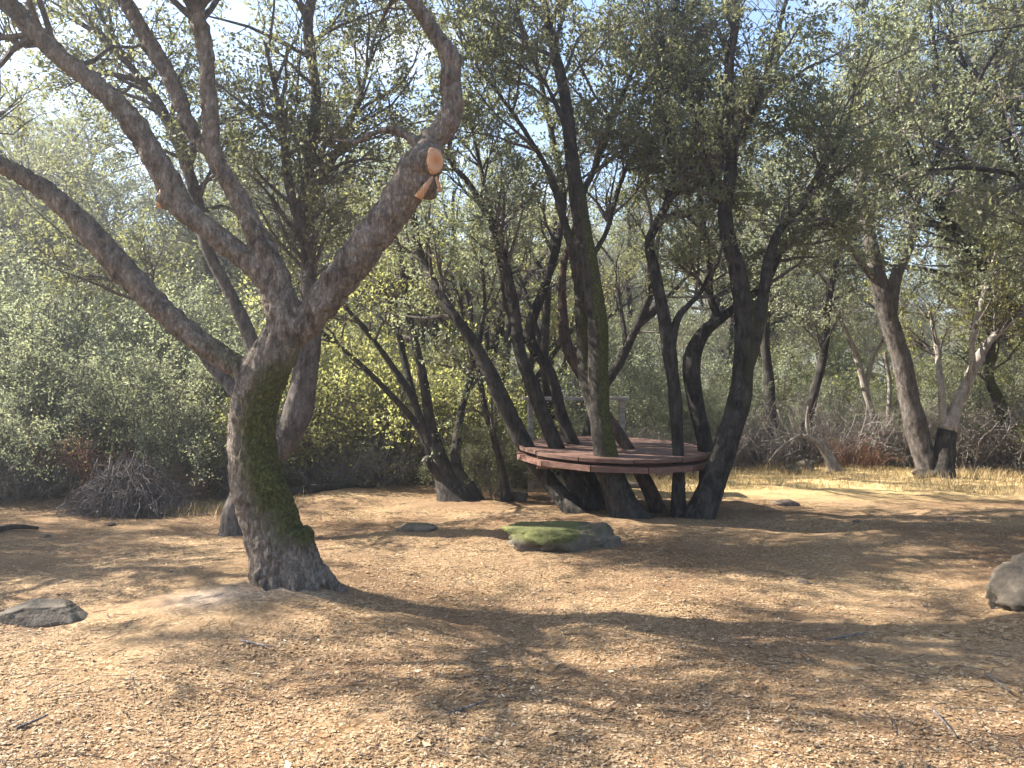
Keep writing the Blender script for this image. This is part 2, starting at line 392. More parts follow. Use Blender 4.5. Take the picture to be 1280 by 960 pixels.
def stem_mesh(name, paths, material, parent, origin, sides=12, seg=0.10, voxel=None, rough=0.10, moss=None, bumps=3.0, fiss=0.006):
    """limbs (each (N,4) x y z r, world) as ONE mesh of closed tubes, displaced; coordinates relative to origin"""
    Vs, Qs, Ts, Ns, off = [], [], [], [], 0
    for PR in paths:
        ln = np.sum(np.linalg.norm(np.diff(PR[:, :3], axis=0), axis=1)); m = max(6, int(ln / seg))
        C = catmull(PR, m); C[:, 3] = np.maximum(C[:, 3], 0.004)
        V, Q, T = limb_tube(C[:, :3], C[:, 3], sides)
        nn = np.vstack([np.repeat(C[:, :3], sides, 0), C[:1, :3] , C[-1:, :3]]); nn = V - nn
        rr = np.concatenate([np.repeat(C[:, 3], sides), [0, 0]])
        Nn = norm(nn)
        if voxel is None:
            V = V + Nn * (rr * rough * 2 * (fbm(V * bumps, 3, 41) - 0.5) * 2)[:, None]
        else:
            V = V + Nn * (rr * rough * 2 * (fbm(V * bumps, 2, 41) - 0.5) * 2)[:, None]
        Vs.append(V); Qs.append(Q + off); Ts.append(T + off); Ns.append(Nn); off += len(V)
    V = np.vstack(Vs) - origin; Q = np.vstack(Qs); T = np.vstack(Ts); Nn = np.vstack(Ns)
    if voxel is None:
        at_ = {'moss': moss_attr(V, Nn, *moss)} if moss else None
        return mesh_np(name, V, [Q, T], material, parent, attrs=at_)
    o = mesh_np(name, V, [Q, T], material)
    md = o.modifiers.new('r', 'REMESH'); md.mode = 'VOXEL'; md.voxel_size = voxel; md.use_smooth_shade = True
    ms = o.modifiers.new('s', 'SMOOTH'); ms.factor = 0.5; ms.iterations = 7
    bpy.context.view_layer.update(); dg = bpy.context.evaluated_depsgraph_get()
    me = bpy.data.meshes.new_from_object(o.evaluated_get(dg)); o.modifiers.clear()
    old = o.data; o.data = me; bpy.data.meshes.remove(old); me.name = name
    k = len(me.vertices); V = np.empty(k * 3, np.float32); me.vertices.foreach_get('co', V); V = V.reshape(-1, 3).astype(float)
    Nn = np.empty(k * 3, np.float32); me.vertex_normals.foreach_get('vector', Nn); Nn = Nn.reshape(-1, 3).astype(float)
    q = V * np.array([26, 26, 6.5]); q2 = V * 14
    rid = 1 - np.abs(2 * fbm(q + 2.0 * (fbm(V * 9, 2, 3)[:, None] - 0.5), 3, 77) - 1)
    V2 = V + Nn * ((rid - 0.75) * fiss * 2.2 + (fbm(q2, 3, 5) - 0.5) * fiss * 1.8)[:, None]
    me.vertices.foreach_set('co', V2.astype(np.float32).ravel())
    if moss:
        a = me.attributes.new('moss', 'FLOAT', 'POINT'); a.data.foreach_set('value', moss_attr(V, Nn, *moss).astype(np.float32))
    me.update(); o.parent = parent
    if not me.materials: me.materials.append(material)
    return o

def crown_mesh(name, paths, parent, origin, leafm, k1=7, k2=8, k3=3, m=10, L1=(0.6, 1.5), L2=(0.3, 0.7), L3=(0.12, 0.32), tlo=0.35, up=0.25, leaf=0.05,
               keep=1.0, spread=0.035, twigm=TWIG, zmin=None, extra=None):
    """twigs and leaves growing from the limbs -> one mesh, two materials"""
    n1 = 14
    P = np.stack([catmull(p[:, :3], n1) for p in paths]); R = np.stack([catmull(p, n1)[:, 3] for p in paths])
    lens = np.sum(np.linalg.norm(np.diff(P, axis=1), axis=2), axis=1)
    reps = np.maximum(1, np.round(k1 * lens / 2.0)).astype(int)
    P = np.repeat(P, reps, 0); R = np.repeat(R, reps, 0)
    A, RA = spawn(P, R, 1, tlo, 1.0, L1[0], L1[1], 0.5, 1.25, up, 0.16, 7, 0.6, 0.028, 0.005)
    B, RB = spawn(A, RA, k2, 0.25, 1.0, L2[0], L2[1], 0.4, 1.2, up * 0.4, 0.22, 5, 0.6, 0.008, 0.0022)
    Cc, RC = spawn(B, RB, k3, 0.3, 1.0, L3[0], L3[1], 0.4, 1.2, 0.05, 0.25, 3, 0.7, 0.003, 0.0012)
    if zmin is not None:
        A_ok = A[:, -1, 2] > zmin; A, RA = A[A_ok], RA[A_ok]
        okb = B[:, -1, 2] > zmin; B, RB = B[okb], RB[okb]
        okc = Cc[:, -1, 2] > zmin; Cc, RC = Cc[okc], RC[okc]
    if keep < 1:
        kk = fbm(Cc[:, -1] * 1.1, 3, 55) + RNG.uniform(-0.04, 0.04, len(Cc)); th = np.quantile(kk, 1 - keep); Cc, RC = Cc[kk > th], RC[kk > th]
    Vs, Fs, mi, tn, off = [], [], [], [], 0
    for Pq, Rq, s in ((A, RA, 5), (B, RB, 3), (Cc, RC, 3)):
        V, F = batch_tubes(Pq, Rq, s); Vs.append(V); Fs.append(F + off); off += len(V); mi.append(np.zeros(len(F))); tn.append(np.zeros(len(V)))
    V, F, tt = leaf_cards(Cc, m, 0.1, 1.1, spread, leaf); Vs.append(V); Fs.append(F + off); mi.append(np.ones(len(F))); tn.append(tt)
    V = np.vstack(Vs) - origin
    return mesh_np(name, V, [np.vstack(Fs)], [twigm, leafm], parent, smooth=False, midx=np.concatenate(mi), attrs={'tint': np.concatenate(tn)})

LEAVES_MADE = [0]
def slim(f, *ps):
    for q in ps: q[:, 3] *= f

def drawn_tree(name, label, base, limbs, stems, crown, bark=BARK_DARK, voxel=None, leafm=LEAF, group=None, cat='tree', moss=None, sides=12, stem_name='trunk', **kw):
    """base: world point. stems: list of lists of limb paths (each list one mesh). crown: limb paths that carry foliage"""
    root = empty(name, base, 0, label, cat, group)
    for st in stems:
        stem_mesh(stem_name, st, bark, root, base, sides=sides, voxel=voxel, moss=moss)
    if crown:
        crown_mesh('crown', crown, root, base, leafm, **kw)
    return root

# --- the pruned foreground oak
D = 5.95
b0 = ground_at(360, 745); D = b0[1]
trunk = to_ground(px_path([(362, 765, 112), (359, 738, 92), (352, 715, 78), (342, 668, 72), (324, 610, 72), (316, 563, 61), (318, 512, 58), (330, 470, 64), (350, 430, 62), (364, 405, 54)], D))
limbL1 = px_path([(338, 478, 44), (306, 464, 45), (268, 440, 43), (222, 404, 42), (183, 368, 41), (140, 322, 39), (95, 272, 37), (48, 232, 35), (0, 205, 33, -0.1), (-80, 165, 30, -0.2), (-190, 90, 24, -0.5), (-300, -30, 17, -0.7), (-380, -170, 10, -0.9)], D)
limbL2 = px_path([(360, 420, 48), (354, 385, 47), (338, 352, 46), (305, 322, 43), (262, 288, 40), (226, 257, 38), (208, 222, 35), (160, 145, 33), (112, 100, 32), (66, 62, 29), (20, 14, 27), (-60, -80, 24, 0.1), (-130, -220, 18, 0.2), (-190, -380, 11, 0.4)], D)
limbL3 = px_path([(350, 375, 40), (345, 345, 34), (322, 296, 28), (296, 245, 23), (268, 198, 21), (262, 133, 19), (256, 60, 19), (240, 0, 18), (215, -110, 16, 0.2), (200, -240, 12, 0.4), (170, -380, 7, 0.6)], D)
limbL4 = px_path([(285, 225, 20, 0.05), (262, 190, 19, 0.1), (240, 165, 20, 0.15), (214, 100, 20, 0.2), (187, 55, 21, 0.25), (160, 8, 20, 0.3), (110, -90, 16, 0.6), (60, -220, 11, 1.0), (10, -330, 6, 1.4)], D)
limbR = px_path([(352, 432, 50), (378, 408, 54), (404, 378, 54), (432, 340, 52), (466, 295, 53), (500, 248, 55), (522, 213, 54), (537, 190, 44, 0.02), (545, 180, 30, 0.03)], D)
limbR2 = px_path([(528, 200, 36, 0.06), (540, 176, 34, 0.08), (558, 156, 31, 0.08), (565, 130, 26, 0.08), (563, 100, 24, 0.08), (564, 72, 26, 0.08), (546, 45, 22, 0.08), (527, 18, 21, 0.08), (512, -15, 20, 0.1), (490, -90, 18, 0.2), (500, -190, 14, 0.4), (470, -320, 8, 0.5)], D)
limbR3 = px_path([(528, 185, 22, 0.05), (498, 164, 16, 0.1), (470, 165, 10, 0.15), (440, 178, 8, 0.2), (400, 168, 5, 0.3)], D)
stubR = px_path([(508, 226, 34, -0.04), (528, 232, 30, -0.06), (544, 236, 26, -0.08)], D, True)
stubL = px_path([(222, 252, 26, 0.0), (208, 249, 22, -0.02), (199, 247, 20, -0.03)], D, True)
faceR = px_path([(528, 206, 42, -0.05), (538, 203, 34, -0.13), (543, 201, 27, -0.17)], D, True)
slim(0.97, trunk)
roots = []
for ang, ln in ((-0.1, 0.26), (-0.7, 0.12), (1.0, 0.16), (2.4, 0.10), (3.5, 0.06), (4.4, 0.09), (5.15, 0.11)):
    c_ = np.array([math.cos(ang), math.sin(ang) * 0.9, 0]); cx, cy = trunk[0, 0], trunk[0, 1]
    q = []
    for f, hz, r in ((0.06, 0.34, 0.11), (0.14, 0.16, 0.09), (0.17 + ln * 0.5, 0.015, 0.07), (0.20 + ln, -0.09, 0.05)):
        x, y = cx + c_[0] * f, cy + c_[1] * f; q.append([x, y, gz(x, y) + hz, r])
    roots.append(np.array(q))
oak = empty('pruned_oak', b0, 0, 'big leaning oak in front with freshly sawn orange limb ends and mossy trunk', 'tree')
OAKT = stem_mesh('trunk', [trunk, limbL1, limbL2, limbL3, limbL4, limbR, limbR2, limbR3, stubR, stubL, faceR] + roots, BARK, oak, b0, sides=24, seg=0.06, voxel=0.016,
          rough=0.07, moss=((0.12, 0.25), (2.2, 0.9), 1.05), fiss=0.021)
crown_mesh('crown', [limbL1[7:], limbL2[8:], limbL3[6:], limbL4[5:], limbR2[7:]], oak, b0, LEAF, k1=14, k2=9, k3=3, m=17, L1=(0.7, 2.0), L2=(0.35, 0.8), tlo=0.12, leaf=0.048, zmin=2.9, keep=0.8)
# freshly sawn faces
mw, n, b = mat('sawn_wood'); t = N(n, 'ShaderNodeTexCoord')
wv_ = N(n, 'ShaderNodeTexWave', wave_type='RINGS', rings_direction='Z'); wv_.inputs['Scale'].default_value = 22; wv_.inputs['Distortion'].default_value = 2.5; wv_.inputs['Detail'].default_value = 3
n.links.new(t.outputs['Object'], wv_.inputs['Vector'])
gr = N(n, 'ShaderNodeTexGradient', gradient_type='SPHERICAL'); mpg = N(n, 'ShaderNodeMapping'); mpg.inputs['Scale'].default_value = (9, 9, 9)
n.links.new(t.outputs['Object'], mpg.inputs['Vector']); n.links.new(mpg.outputs['Vector'], gr.inputs['Vector'])
rr_ = ramp(n, [(0.0, (0.38, 0.20, 0.10)), (0.45, (0.47, 0.27, 0.145)), (0.8, (0.42, 0.17, 0.06)), (1.0, (0.30, 0.09, 0.03))]); n.links.new(gr.outputs['Fac'], rr_.inputs['Fac'])
cw = mixc(n, 0.22, rr_.outputs['Color'], wv_.outputs['Color'], 'OVERLAY'); n.links.new(cw, b.inputs['Base Color']); b.inputs['Roughness'].default_value = 0.75
def sawn(p, dirv, ra, rb, parent, base, roll=0.0):
    """a slightly domed, irregular disc with a bark rim"""
    s, V, F = 22, [], []
    for i, (f, h) in enumerate(((1.0, -0.03), (1.0, 0.004), (0.88, 0.010), (0.5, 0.013))):
        for j in range(s):
            a = j / s * 2 * math.pi; w_ = 1 + 0.06 * math.sin(3 * a + 1) + 0.03 * math.sin(7 * a)
            V.append((math.cos(a) * ra * f * w_, math.sin(a) * rb * f * w_, h))
    V.append((0, 0, 0.013)); Q = []
    for i in range(3):
        for j in range(s): Q.append((i * s + j, i * s + (j + 1) % s, (i + 1) * s + (j + 1) % s, (i + 1) * s + j))
    T = [(3 * s + j, 3 * s + (j + 1) % s, 4 * s) for j in range(s)]
    o = mesh_np('sawn_end', np.array(V), [np.array(Q), np.array(T)], mw, parent)
    o.rotation_euler = (Vector(dirv).to_track_quat('Z', 'Y').to_matrix().to_4x4() @ __import__('mathutils').Matrix.Rotation(roll, 4, 'Z')).to_euler()
    o.location = Vector(p) - Vector(base); return o
d_ = norm(faceR[2, :3] - faceR[1, :3] + np.array([0.02, -0.02, 0]))
s1 = sawn(faceR[2, :3] + d_ * 0.010, d_, 0.070, 0.094, OAKT, b0); s1['label'] = 'large oval orange sawn face at the top of the right limb'
d2 = norm(stubL[2, :3] - stubL[1, :3] + np.array([0, -0.015, 0.0])); s2 = sawn(stubL[2, :3] - d2 * 0.002, d2, 0.060, 0.075, OAKT, b0); s2['label'] = 'orange sawn stub on the left limb'
# the split stub under the big cut: two slivers of torn wood
def sliver(pa, pb, wa, wb, th):
    a, b_ = np.array(pa), np.array(pb); ax = norm(b_ - a); sd = norm(np.cross(ax, [0, 1, 0])); nn = np.cross(sd, ax)
    V = []
    for f, w_ in ((0, wa), (0.5, (wa + wb) * 0.55), (1, wb)):
        c_ = a + (b_ - a) * f
        V += [c_ - sd * w_ + nn * th, c_ + sd * w_ + nn * th, c_ + sd * w_ - nn * th, c_ - sd * w_ - nn * th]
    Q = []
    for i in range(2):
        for j in range(4): Q.append((i * 4 + j, i * 4 + (j + 1) % 4, i * 4 + 4 + (j + 1) % 4, i * 4 + 4 + j))
    Q += [(3, 2, 1, 0), (8, 9, 10, 11)]
    o = mesh_np('torn_wood', np.array(V) - b0, np.array(Q), mw, OAKT); return o
sliver(at(523, 247, D - 0.24), at(541, 221, D - 0.22), 0.030, 0.008, 0.012)
sliver(at(545, 221, D - 0.22), at(551, 240, D - 0.20), 0.010, 0.013, 0.012)

# --- the oak behind it
D = gd(663); bb = ground_at(292, 660)
tb = to_ground(px_path([(293, 680, 44), (295, 640, 34), (312, 600, 32), (338, 575, 34), (362, 545, 40), (376, 500, 36), (384, 455, 30), (389, 400, 27), (386, 340, 22), (384, 280, 20), (388, 200, 17), (395, 120, 15), (385, 30, 13), (400, -60, 11), (390, -170, 6)], D))
tb2 = px_path([(318, 596, 26), (312, 540, 26), (296, 492, 22, 0.1), (262, 455, 17, 0.2), (215, 398, 13, 0.4), (160, 350, 9, 0.6), (110, 330, 5, 0.8)], D)
tb3 = px_path([(312, 545, 24, 0.05), (322, 470, 21, 0.1), (314, 425, 20, 0.1), (284, 360, 17, 0.1), (258, 308, 16, 0.1), (246, 252, 17, 0.1), (226, 187, 17, 0.1), (198, 130, 16, 0.2), (165, 85, 13, 0.3), (120, 40, 10, 0.5), (60, -40, 6, 0.8)], D)
tb4 = px_path([(386, 320, 15), (372, 275, 13, -0.2), (360, 225, 11, -0.3), (350, 140, 9, -0.4), (330, 50, 6, -0.5)], D)
tb5 = px_path([(388, 250, 12), (420, 190, 10, 0.3), (450, 120, 8, 0.5), (470, 40, 5, 0.8)], D)
drawn_tree('leaning_oak', 'slender leaning oak growing close behind the sawn oak', bb, None, [[tb, tb2, tb3, tb4, tb5]], [tb[7:], tb2[4:], tb3[4:], tb4, tb5], bark=bark_mat('grey_brown_bark', (0.036, 0.029, 0.026), (0.095, 0.08, 0.072), (0.19, 0.165, 0.15)),
           voxel=0.022, k1=15, k2=9, m=14, leaf=0.05, L1=(0.5, 1.5), tlo=0.1, keep=0.85)

# --- trees growing through the round table
D = 9.55
ML = ((0.2, 0.3), (3.4, 1.5), 1.2)
def gb(px, d):
    x = (px - 640) / FPX * d; return np.array([x, d, gz(x, d)])
baseL = gb(735, 9.5)
A1 = to_ground(px_path([(728, 655, 40, -0.5), (715, 636, 34, -0.4), (690, 606, 33), (664, 572, 33), (640, 525, 28), (614, 470, 25), (590, 425, 21), (566, 392, 18), (540, 350, 16, 0.2), (520, 300, 13, 0.4), (512, 230, 10, 0.5), (490, 150, 7, 0.7)], 9.9))
A2 = to_ground(px_path([(748, 652, 36), (735, 628, 32), (712, 592, 27), (690, 545, 25), (668, 490, 23), (650, 440, 20), (643, 390, 17), (632, 330, 15), (618, 290, 12), (590, 235, 11), (565, 205, 9), (540, 160, 6)], 9.75))
A3 = to_ground(px_path([(752, 645, 28), (742, 612, 26), (724, 570, 23), (702, 520, 20), (690, 470, 17), (662, 420, 17), (680, 360, 15), (695, 310, 13), (704, 250, 11, 0.3), (690, 170, 9, 0.5), (670, 80, 7, 0.6), (640, 0, 5, 0.7)], 10.2))
A4 = px_path([(655, 430, 12, 0.5), (636, 390, 10, 0.5), (625, 330, 9, 0.4), (610, 250, 7, 0.4), (590, 160, 5, 0.3)], 9.6)
slim(0.84, A1, A2, A3, A4)
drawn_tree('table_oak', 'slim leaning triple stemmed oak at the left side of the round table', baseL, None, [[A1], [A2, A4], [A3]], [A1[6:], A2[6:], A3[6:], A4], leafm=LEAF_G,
           group='oaks growing through the round table', stem_name='stem', moss=None, k1=11, k2=8, m=14, leaf=0.052, keep=0.8, L1=(0.5, 1.3), tlo=0.15)
baseM = gb(780, 9.2)
B1 = to_ground(px_path([(787, 662, 80), (782, 640, 56), (768, 605, 45), (756, 560, 36), (750, 520, 34), (748, 470, 33), (746, 400, 31), (736, 330, 29), (724, 260, 26), (714, 190, 22), (706, 120, 19), (692, 60, 16), (680, 0, 14), (670, -90, 11, 0.2), (676, -190, 6, 0.4)], 9.15))
B2 = px_path([(757, 560, 26, 0.1), (745, 520, 24, 0.16), (732, 470, 22, 0.2), (728, 410, 21, 0.2), (722, 340, 18, 0.15), (706, 280, 14, 0.1), (688, 220, 12, 0.1), (660, 170, 10, 0.1), (622, 115, 9, 0.1), (590, 75, 7, 0.1), (560, 20, 5, 0.1)], 9.15)
B3 = to_ground(px_path([(828, 652, 26, 0.6), (815, 620, 22, 0.6), (800, 590, 20, 0.6), (782, 556, 18, 0.7), (755, 515, 17, 0.8), (728, 470, 17, 0.9), (708, 430, 16, 1.0), (703, 380, 12, 1.1), (705, 330, 9, 1.1), (720, 280, 6, 1.2)], 9.2))
B4 = px_path([(724, 250, 14), (748, 200, 11, 0.3), (770, 140, 9, 0.5), (800, 60, 7, 0.7), (815, -30, 5, 0.9)], 9.15)
B5 = px_path([(712, 170, 12), (690, 120, 9, -0.2), (660, 60, 7, -0.4), (640, -20, 5, -0.5)], 9.15)
B6 = px_path([(735, 330, 12, 0.1), (760, 285, 10, 0.4), (775, 230, 9, 0.6), (805, 165, 7, 0.8), (840, 130, 5, 1.0)], 9.15)
slim(0.82, B1, B2, B4, B5, B6)
tm = empty('table_oak', baseM, 0, 'thick upright mossy oak rising through the front rim of the table', 'tree', 'oaks growing through the round table')
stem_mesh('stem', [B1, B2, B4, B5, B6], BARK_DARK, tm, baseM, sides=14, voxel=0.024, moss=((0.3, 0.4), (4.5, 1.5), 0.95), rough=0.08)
red = stem_mesh('stem', [B3], BARK_RED, tm, baseM, sides=10); red['label'] = 'thin reddish barked stem behind the thick one'
crown_mesh('crown', [B1[9:], B2[6:], B4, B5, B6], tm, baseM, LEAF, k1=12, k2=9, m=19, leaf=0.054, keep=0.72, L1=(0.5, 1.4), tlo=0.15)
baseR = gb(872, 9.3)
E1 = to_ground(px_path([(850, 655, 34), (848, 628, 22), (848, 585, 18), (846, 530, 18), (842, 480, 20), (835, 430, 20), (828, 385, 18), (818, 335, 16), (812, 300, 14, 0.1), (835, 250, 12, 0.2), (842, 200, 11, 0.2), (830, 130, 9, 0.2), (842, 50, 7, 0.3), (850, -40, 5, 0.4)], 9.35))
E2 = px_path([(838, 440, 14), (846, 400, 12), (862, 380, 11, 0.1), (878, 362, 8, 0.2), (890, 330, 5, 0.3)], 9.35)
F1 = to_ground(px_path([(880, 660, 36, 0.5), (884, 610, 26, 0.5), (882, 560, 25, 0.5), (872, 515, 26, 0.5), (864, 460, 27, 0.5), (876, 420, 25, 0.5), (905, 395, 22, 0.5), (935, 372, 18, 0.5), (958, 352, 16, 0.6), (985, 300, 12, 0.8), (1030, 280, 9, 1.0), (1070, 300, 6, 1.2)], 9.3))
F2 = px_path([(900, 400, 13, 0.5), (888, 370, 11, 0.5), (886, 320, 9, 0.6), (876, 250, 8, 0.7), (880, 170, 6, 0.8), (870, 80, 4, 0.9)], 9.3)
G1 = to_ground(px_path([(868, 668, 60), (880, 632, 46), (900, 580, 40), (914, 535, 36), (926, 490, 34), (930, 440, 30), (930, 390, 28), (922, 340, 26), (910, 295, 24), (906, 255, 22), (914, 210, 19), (914, 150, 17), (912, 80, 15), (920, 20, 13), (915, -60, 10), (930, -170, 6)], 9.2))
G2 = px_path([(930, 470, 24), (946, 420, 20), (954, 370, 19), (962, 320, 17), (976, 285, 15), (1005, 255, 12, 0.2), (1030, 210, 10, 0.3), (1060, 150, 8, 0.5), (1075, 60, 5, 0.7)], 9.2)
G3 = px_path([(908, 265, 15), (890, 225, 12, 0.1), (880, 170, 10, 0.2), (858, 110, 8, 0.3), (850, 20, 5, 0.4)], 9.2)
G4 = px_path([(916, 190, 13), (940, 140, 11, -0.2), (965, 70, 9, -0.3), (985, -10, 7, -0.5), (1000, -100, 4, -0.6)], 9.2)
slim(0.82, E1, E2, F1, F2, G1, G2, G3, G4)
tr_ = empty('table_oak', baseR, 0, 'dark oak with three curving stems leaning out over the table right edge', 'tree', 'oaks growing through the round table')
stem_mesh('stem', [E1, E2], BARK_DARK, tr_, baseR, sides=12); stem_mesh('stem', [F1, F2], BARK_DARK, tr_, baseR, sides=12)
stem_mesh('stem', [G1, G2, G3, G4], BARK_DARK, tr_, baseR, sides=14, voxel=0.024, rough=0.08, moss=((0.9, 0.5), (3.6, 1.2), 0.6))
crown_mesh('crown', [E1[7:], E2[2:], F1[7:], F2, G1[8:], G2[3:], G3, G4], tr_, baseR, LEAF, k1=12, k2=9, m=19, leaf=0.054, keep=0.72, L1=(0.5, 1.4), tlo=0.15)

# --- the many-stemmed tree left of the table
D = gd(624); bm = ground_at(572, 622)
def P_(l, d=D): return px_path(l, d)
M1 = to_ground(P_([(572, 640, 66), (560, 605, 36), (548, 570, 22), (538, 530, 14), (530, 480, 12), (520, 430, 10), (508, 380, 9, 0.2), (500, 320, 7, 0.3), (480, 240, 5, 0.4)]))
M2 = P_([(562, 615, 24), (540, 570, 13), (520, 530, 11), (490, 495, 10, -0.2), (450, 455, 9, -0.4), (415, 425, 8, -0.6), (380, 400, 6, -0.8), (340, 370, 4, -1.0)])
M3 = P_([(560, 600, 18), (532, 545, 12), (514, 495, 11), (485, 450, 9), (455, 410, 8), (430, 380, 6), (410, 330, 4)])
M4 = P_([(548, 575, 14), (524, 520, 10), (505, 450, 9, 0.3), (495, 400, 7, 0.4), (470, 340, 5, 0.5)])
M5 = to_ground(P_([(590, 640, 44), (585, 610, 22), (570, 580, 14), (575, 520, 10, 0.3), (590, 460, 8, 0.6), (580, 400, 6, 0.8), (560, 330, 4, 1.0)]))
M6 = P_([(560, 610, 16), (546, 592, 15, -0.1), (532, 572, 14, -0.2)])
tmul = drawn_tree('coppiced_tree', 'many stemmed grey tree fanning out left of the round table', bm, None, [[M1, M2, M3, M4, M5, M6]], [M1[4:], M2[3:], M3[3:], M4[2:], M5[3:]],
           bark=BARK_DARK, leafm=LEAF_Y, k1=9, k2=8, m=8, leaf=0.055, L1=(0.5, 1.2), L2=(0.3, 0.6), tlo=0.15, keep=0.62, up=0.1)
D2 = gd(628)
S1 = to_ground(px_path([(634, 640, 22), (632, 615, 13), (626, 580, 9), (615, 540, 9), (604, 500, 8), (598, 440, 7), (606, 380, 5), (600, 310, 4)], D2))
drawn_tree('sapling', 'thin dark sapling between the many stemmed tree and the table', ground_at(634, 626), None, [[S1]], [S1[2:]], leafm=LEAF_G, sides=8, k1=10, k2=6, m=7, L1=(0.3, 0.8), tlo=0.1, leaf=0.055)

# --- trees at the right end of the clearing
D = gd(600)
H1 = to_ground(px_path([(1168, 612, 54), (1160, 585, 42), (1148, 545, 40), (1136, 495, 36), (1124, 440, 33), (1110, 395, 34), (1098, 350, 28), (1088, 300, 22), (1075, 240, 18, 0.2), (1082, 170, 14, 0.3), (1070, 90, 11, 0.4), (1080, 0, 8, 0.5), (1075, -90, 5, 0.6)], D))
H2 = px_path([(1112, 395, 24), (1120, 345, 20), (1140, 300, 16, 0.1), (1150, 240, 13, 0.2), (1180, 200, 10, 0.3), (1220, 170, 8, 0.5), (1260, 110, 5, 0.7)], D)
H3 = px_path([(1100, 360, 20), (1070, 320, 15, -0.2), (1040, 280, 11, -0.4), (1010, 250, 8, -0.6), (980, 200, 5, -0.8)], D)
slim(0.74, H1, H2, H3)
drawn_tree('stout_oak', 'stout leaning oak in golden grass at the right end of the clearing', ground_at(1165, 600), None, [[H1, H2, H3]], [H1[6:], H2[2:], H3[2:]], bark=bark_mat('brown_grey_bark', (0.03, 0.025, 0.022), (0.09, 0.076, 0.066), (0.20, 0.175, 0.155)), voxel=0.035, k1=12, k2=9, m=16, leaf=0.058, L1=(0.6, 1.7), keep=0.7, moss=None)
D = gd(601)
I1 = to_ground(px_path([(1178, 612, 44), (1178, 585, 30), (1180, 560, 26), (1184, 538, 24), (1194, 512, 16), (1208, 480, 15), (1222, 450, 14), (1238, 425, 12), (1262, 405, 11), (1300, 380, 9), (1350, 360, 7), (1400, 340, 5)], D))
I2 = px_path([(1184, 540, 12), (1178, 512, 9), (1176, 480, 8), (1170, 430, 6, 0.2), (1160, 380, 4, 0.3)], D)
I3 = px_path([(1204, 490, 10), (1215, 460, 8, -0.1), (1216, 420, 7, -0.2), (1232, 360, 6, -0.3), (1250, 300, 4, -0.4)], D)
ptree = empty('pale_limbed_tree', ground_at(1182, 601), 0, 'short trunked tree with pale forked limbs beside the stout oak', 'tree'); pb0 = ground_at(1182, 601)
stem_mesh('trunk', [I1[:4]], BARK_DARK, ptree, pb0, sides=10)
for q in (I1[3:], I2, I3): stem_mesh('limb', [q], BARK_PALE, ptree, pb0, sides=8)
crown_mesh('crown', [I1[6:], I2[2:], I3[1:]], ptree, pb0, LEAF_Y, k1=11, k2=8, m=11, leaf=0.055, L1=(0.4, 1.1), tlo=0.1, keep=0.75)
D = gd(588)
J1 = to_ground(px_path([(1262, 600, 26), (1262, 560, 19), (1258, 530, 17), (1248, 500, 14), (1236, 470, 11), (1240, 410, 9), (1225, 340, 7), (1240, 260, 5)], D))
drawn_tree('mossy_tree', 'tree with yellow green moss on its trunk at the far right', ground_at(1262, 588), None, [[J1]], [J1[3:]], moss=((0, 0.1), (2.5, 0.8), 2.6), k1=12, k2=8, m=9, leaf=0.06, L1=(0.5, 1.4), tlo=0.1)
D = gd(584)
K1 = to_ground(px_path([(1108, 596, 16), (1103, 570, 11), (1092, 530, 10), (1082, 490, 9), (1072, 450, 8), (1058, 415, 6), (1040, 380, 4)], D))
drawn_tree('bare_pale_tree', 'thin pale bare trunk leaning left in the undergrowth', ground_at(1106, 584), None, [[K1, px_path([(1082, 490, 6), (1090, 450, 5), (1110, 410, 4), (1115, 370, 3)], D), px_path([(1108, 575, 7, 0.3), (1110, 530, 6, 0.3), (1112, 480, 5, 0.3), (1106, 440, 4, 0.3)], D)]], None, bark=BARK_PALE, sides=8)
D = 15.0
for pts, lab in (([(1004, 590, 20), (1006, 540, 14), (1018, 490, 12), (1030, 440, 10), (1036, 380, 8), (1050, 300, 6)], 'dark trunk leaning right among the undergrowth behind the fallen branch'),
                 ([(966, 592, 20), (964, 540, 15), (962, 480, 13), (956, 420, 11), (962, 340, 8), (950, 250, 6)], 'dark upright trunk behind the right side of the table')):
    T_ = to_ground(px_path(pts, D)); drawn_tree('young_oak', lab, np.array([T_[0, 0], T_[0, 1], T_[0, 2] + 0.1]), None, [[T_]], [T_[2:]], sides=9, k1=12, k2=8, m=8, leaf=0.06, tlo=0.3, L1=(0.5, 1.4), leafm=LEAF_G)
    D = 15.6

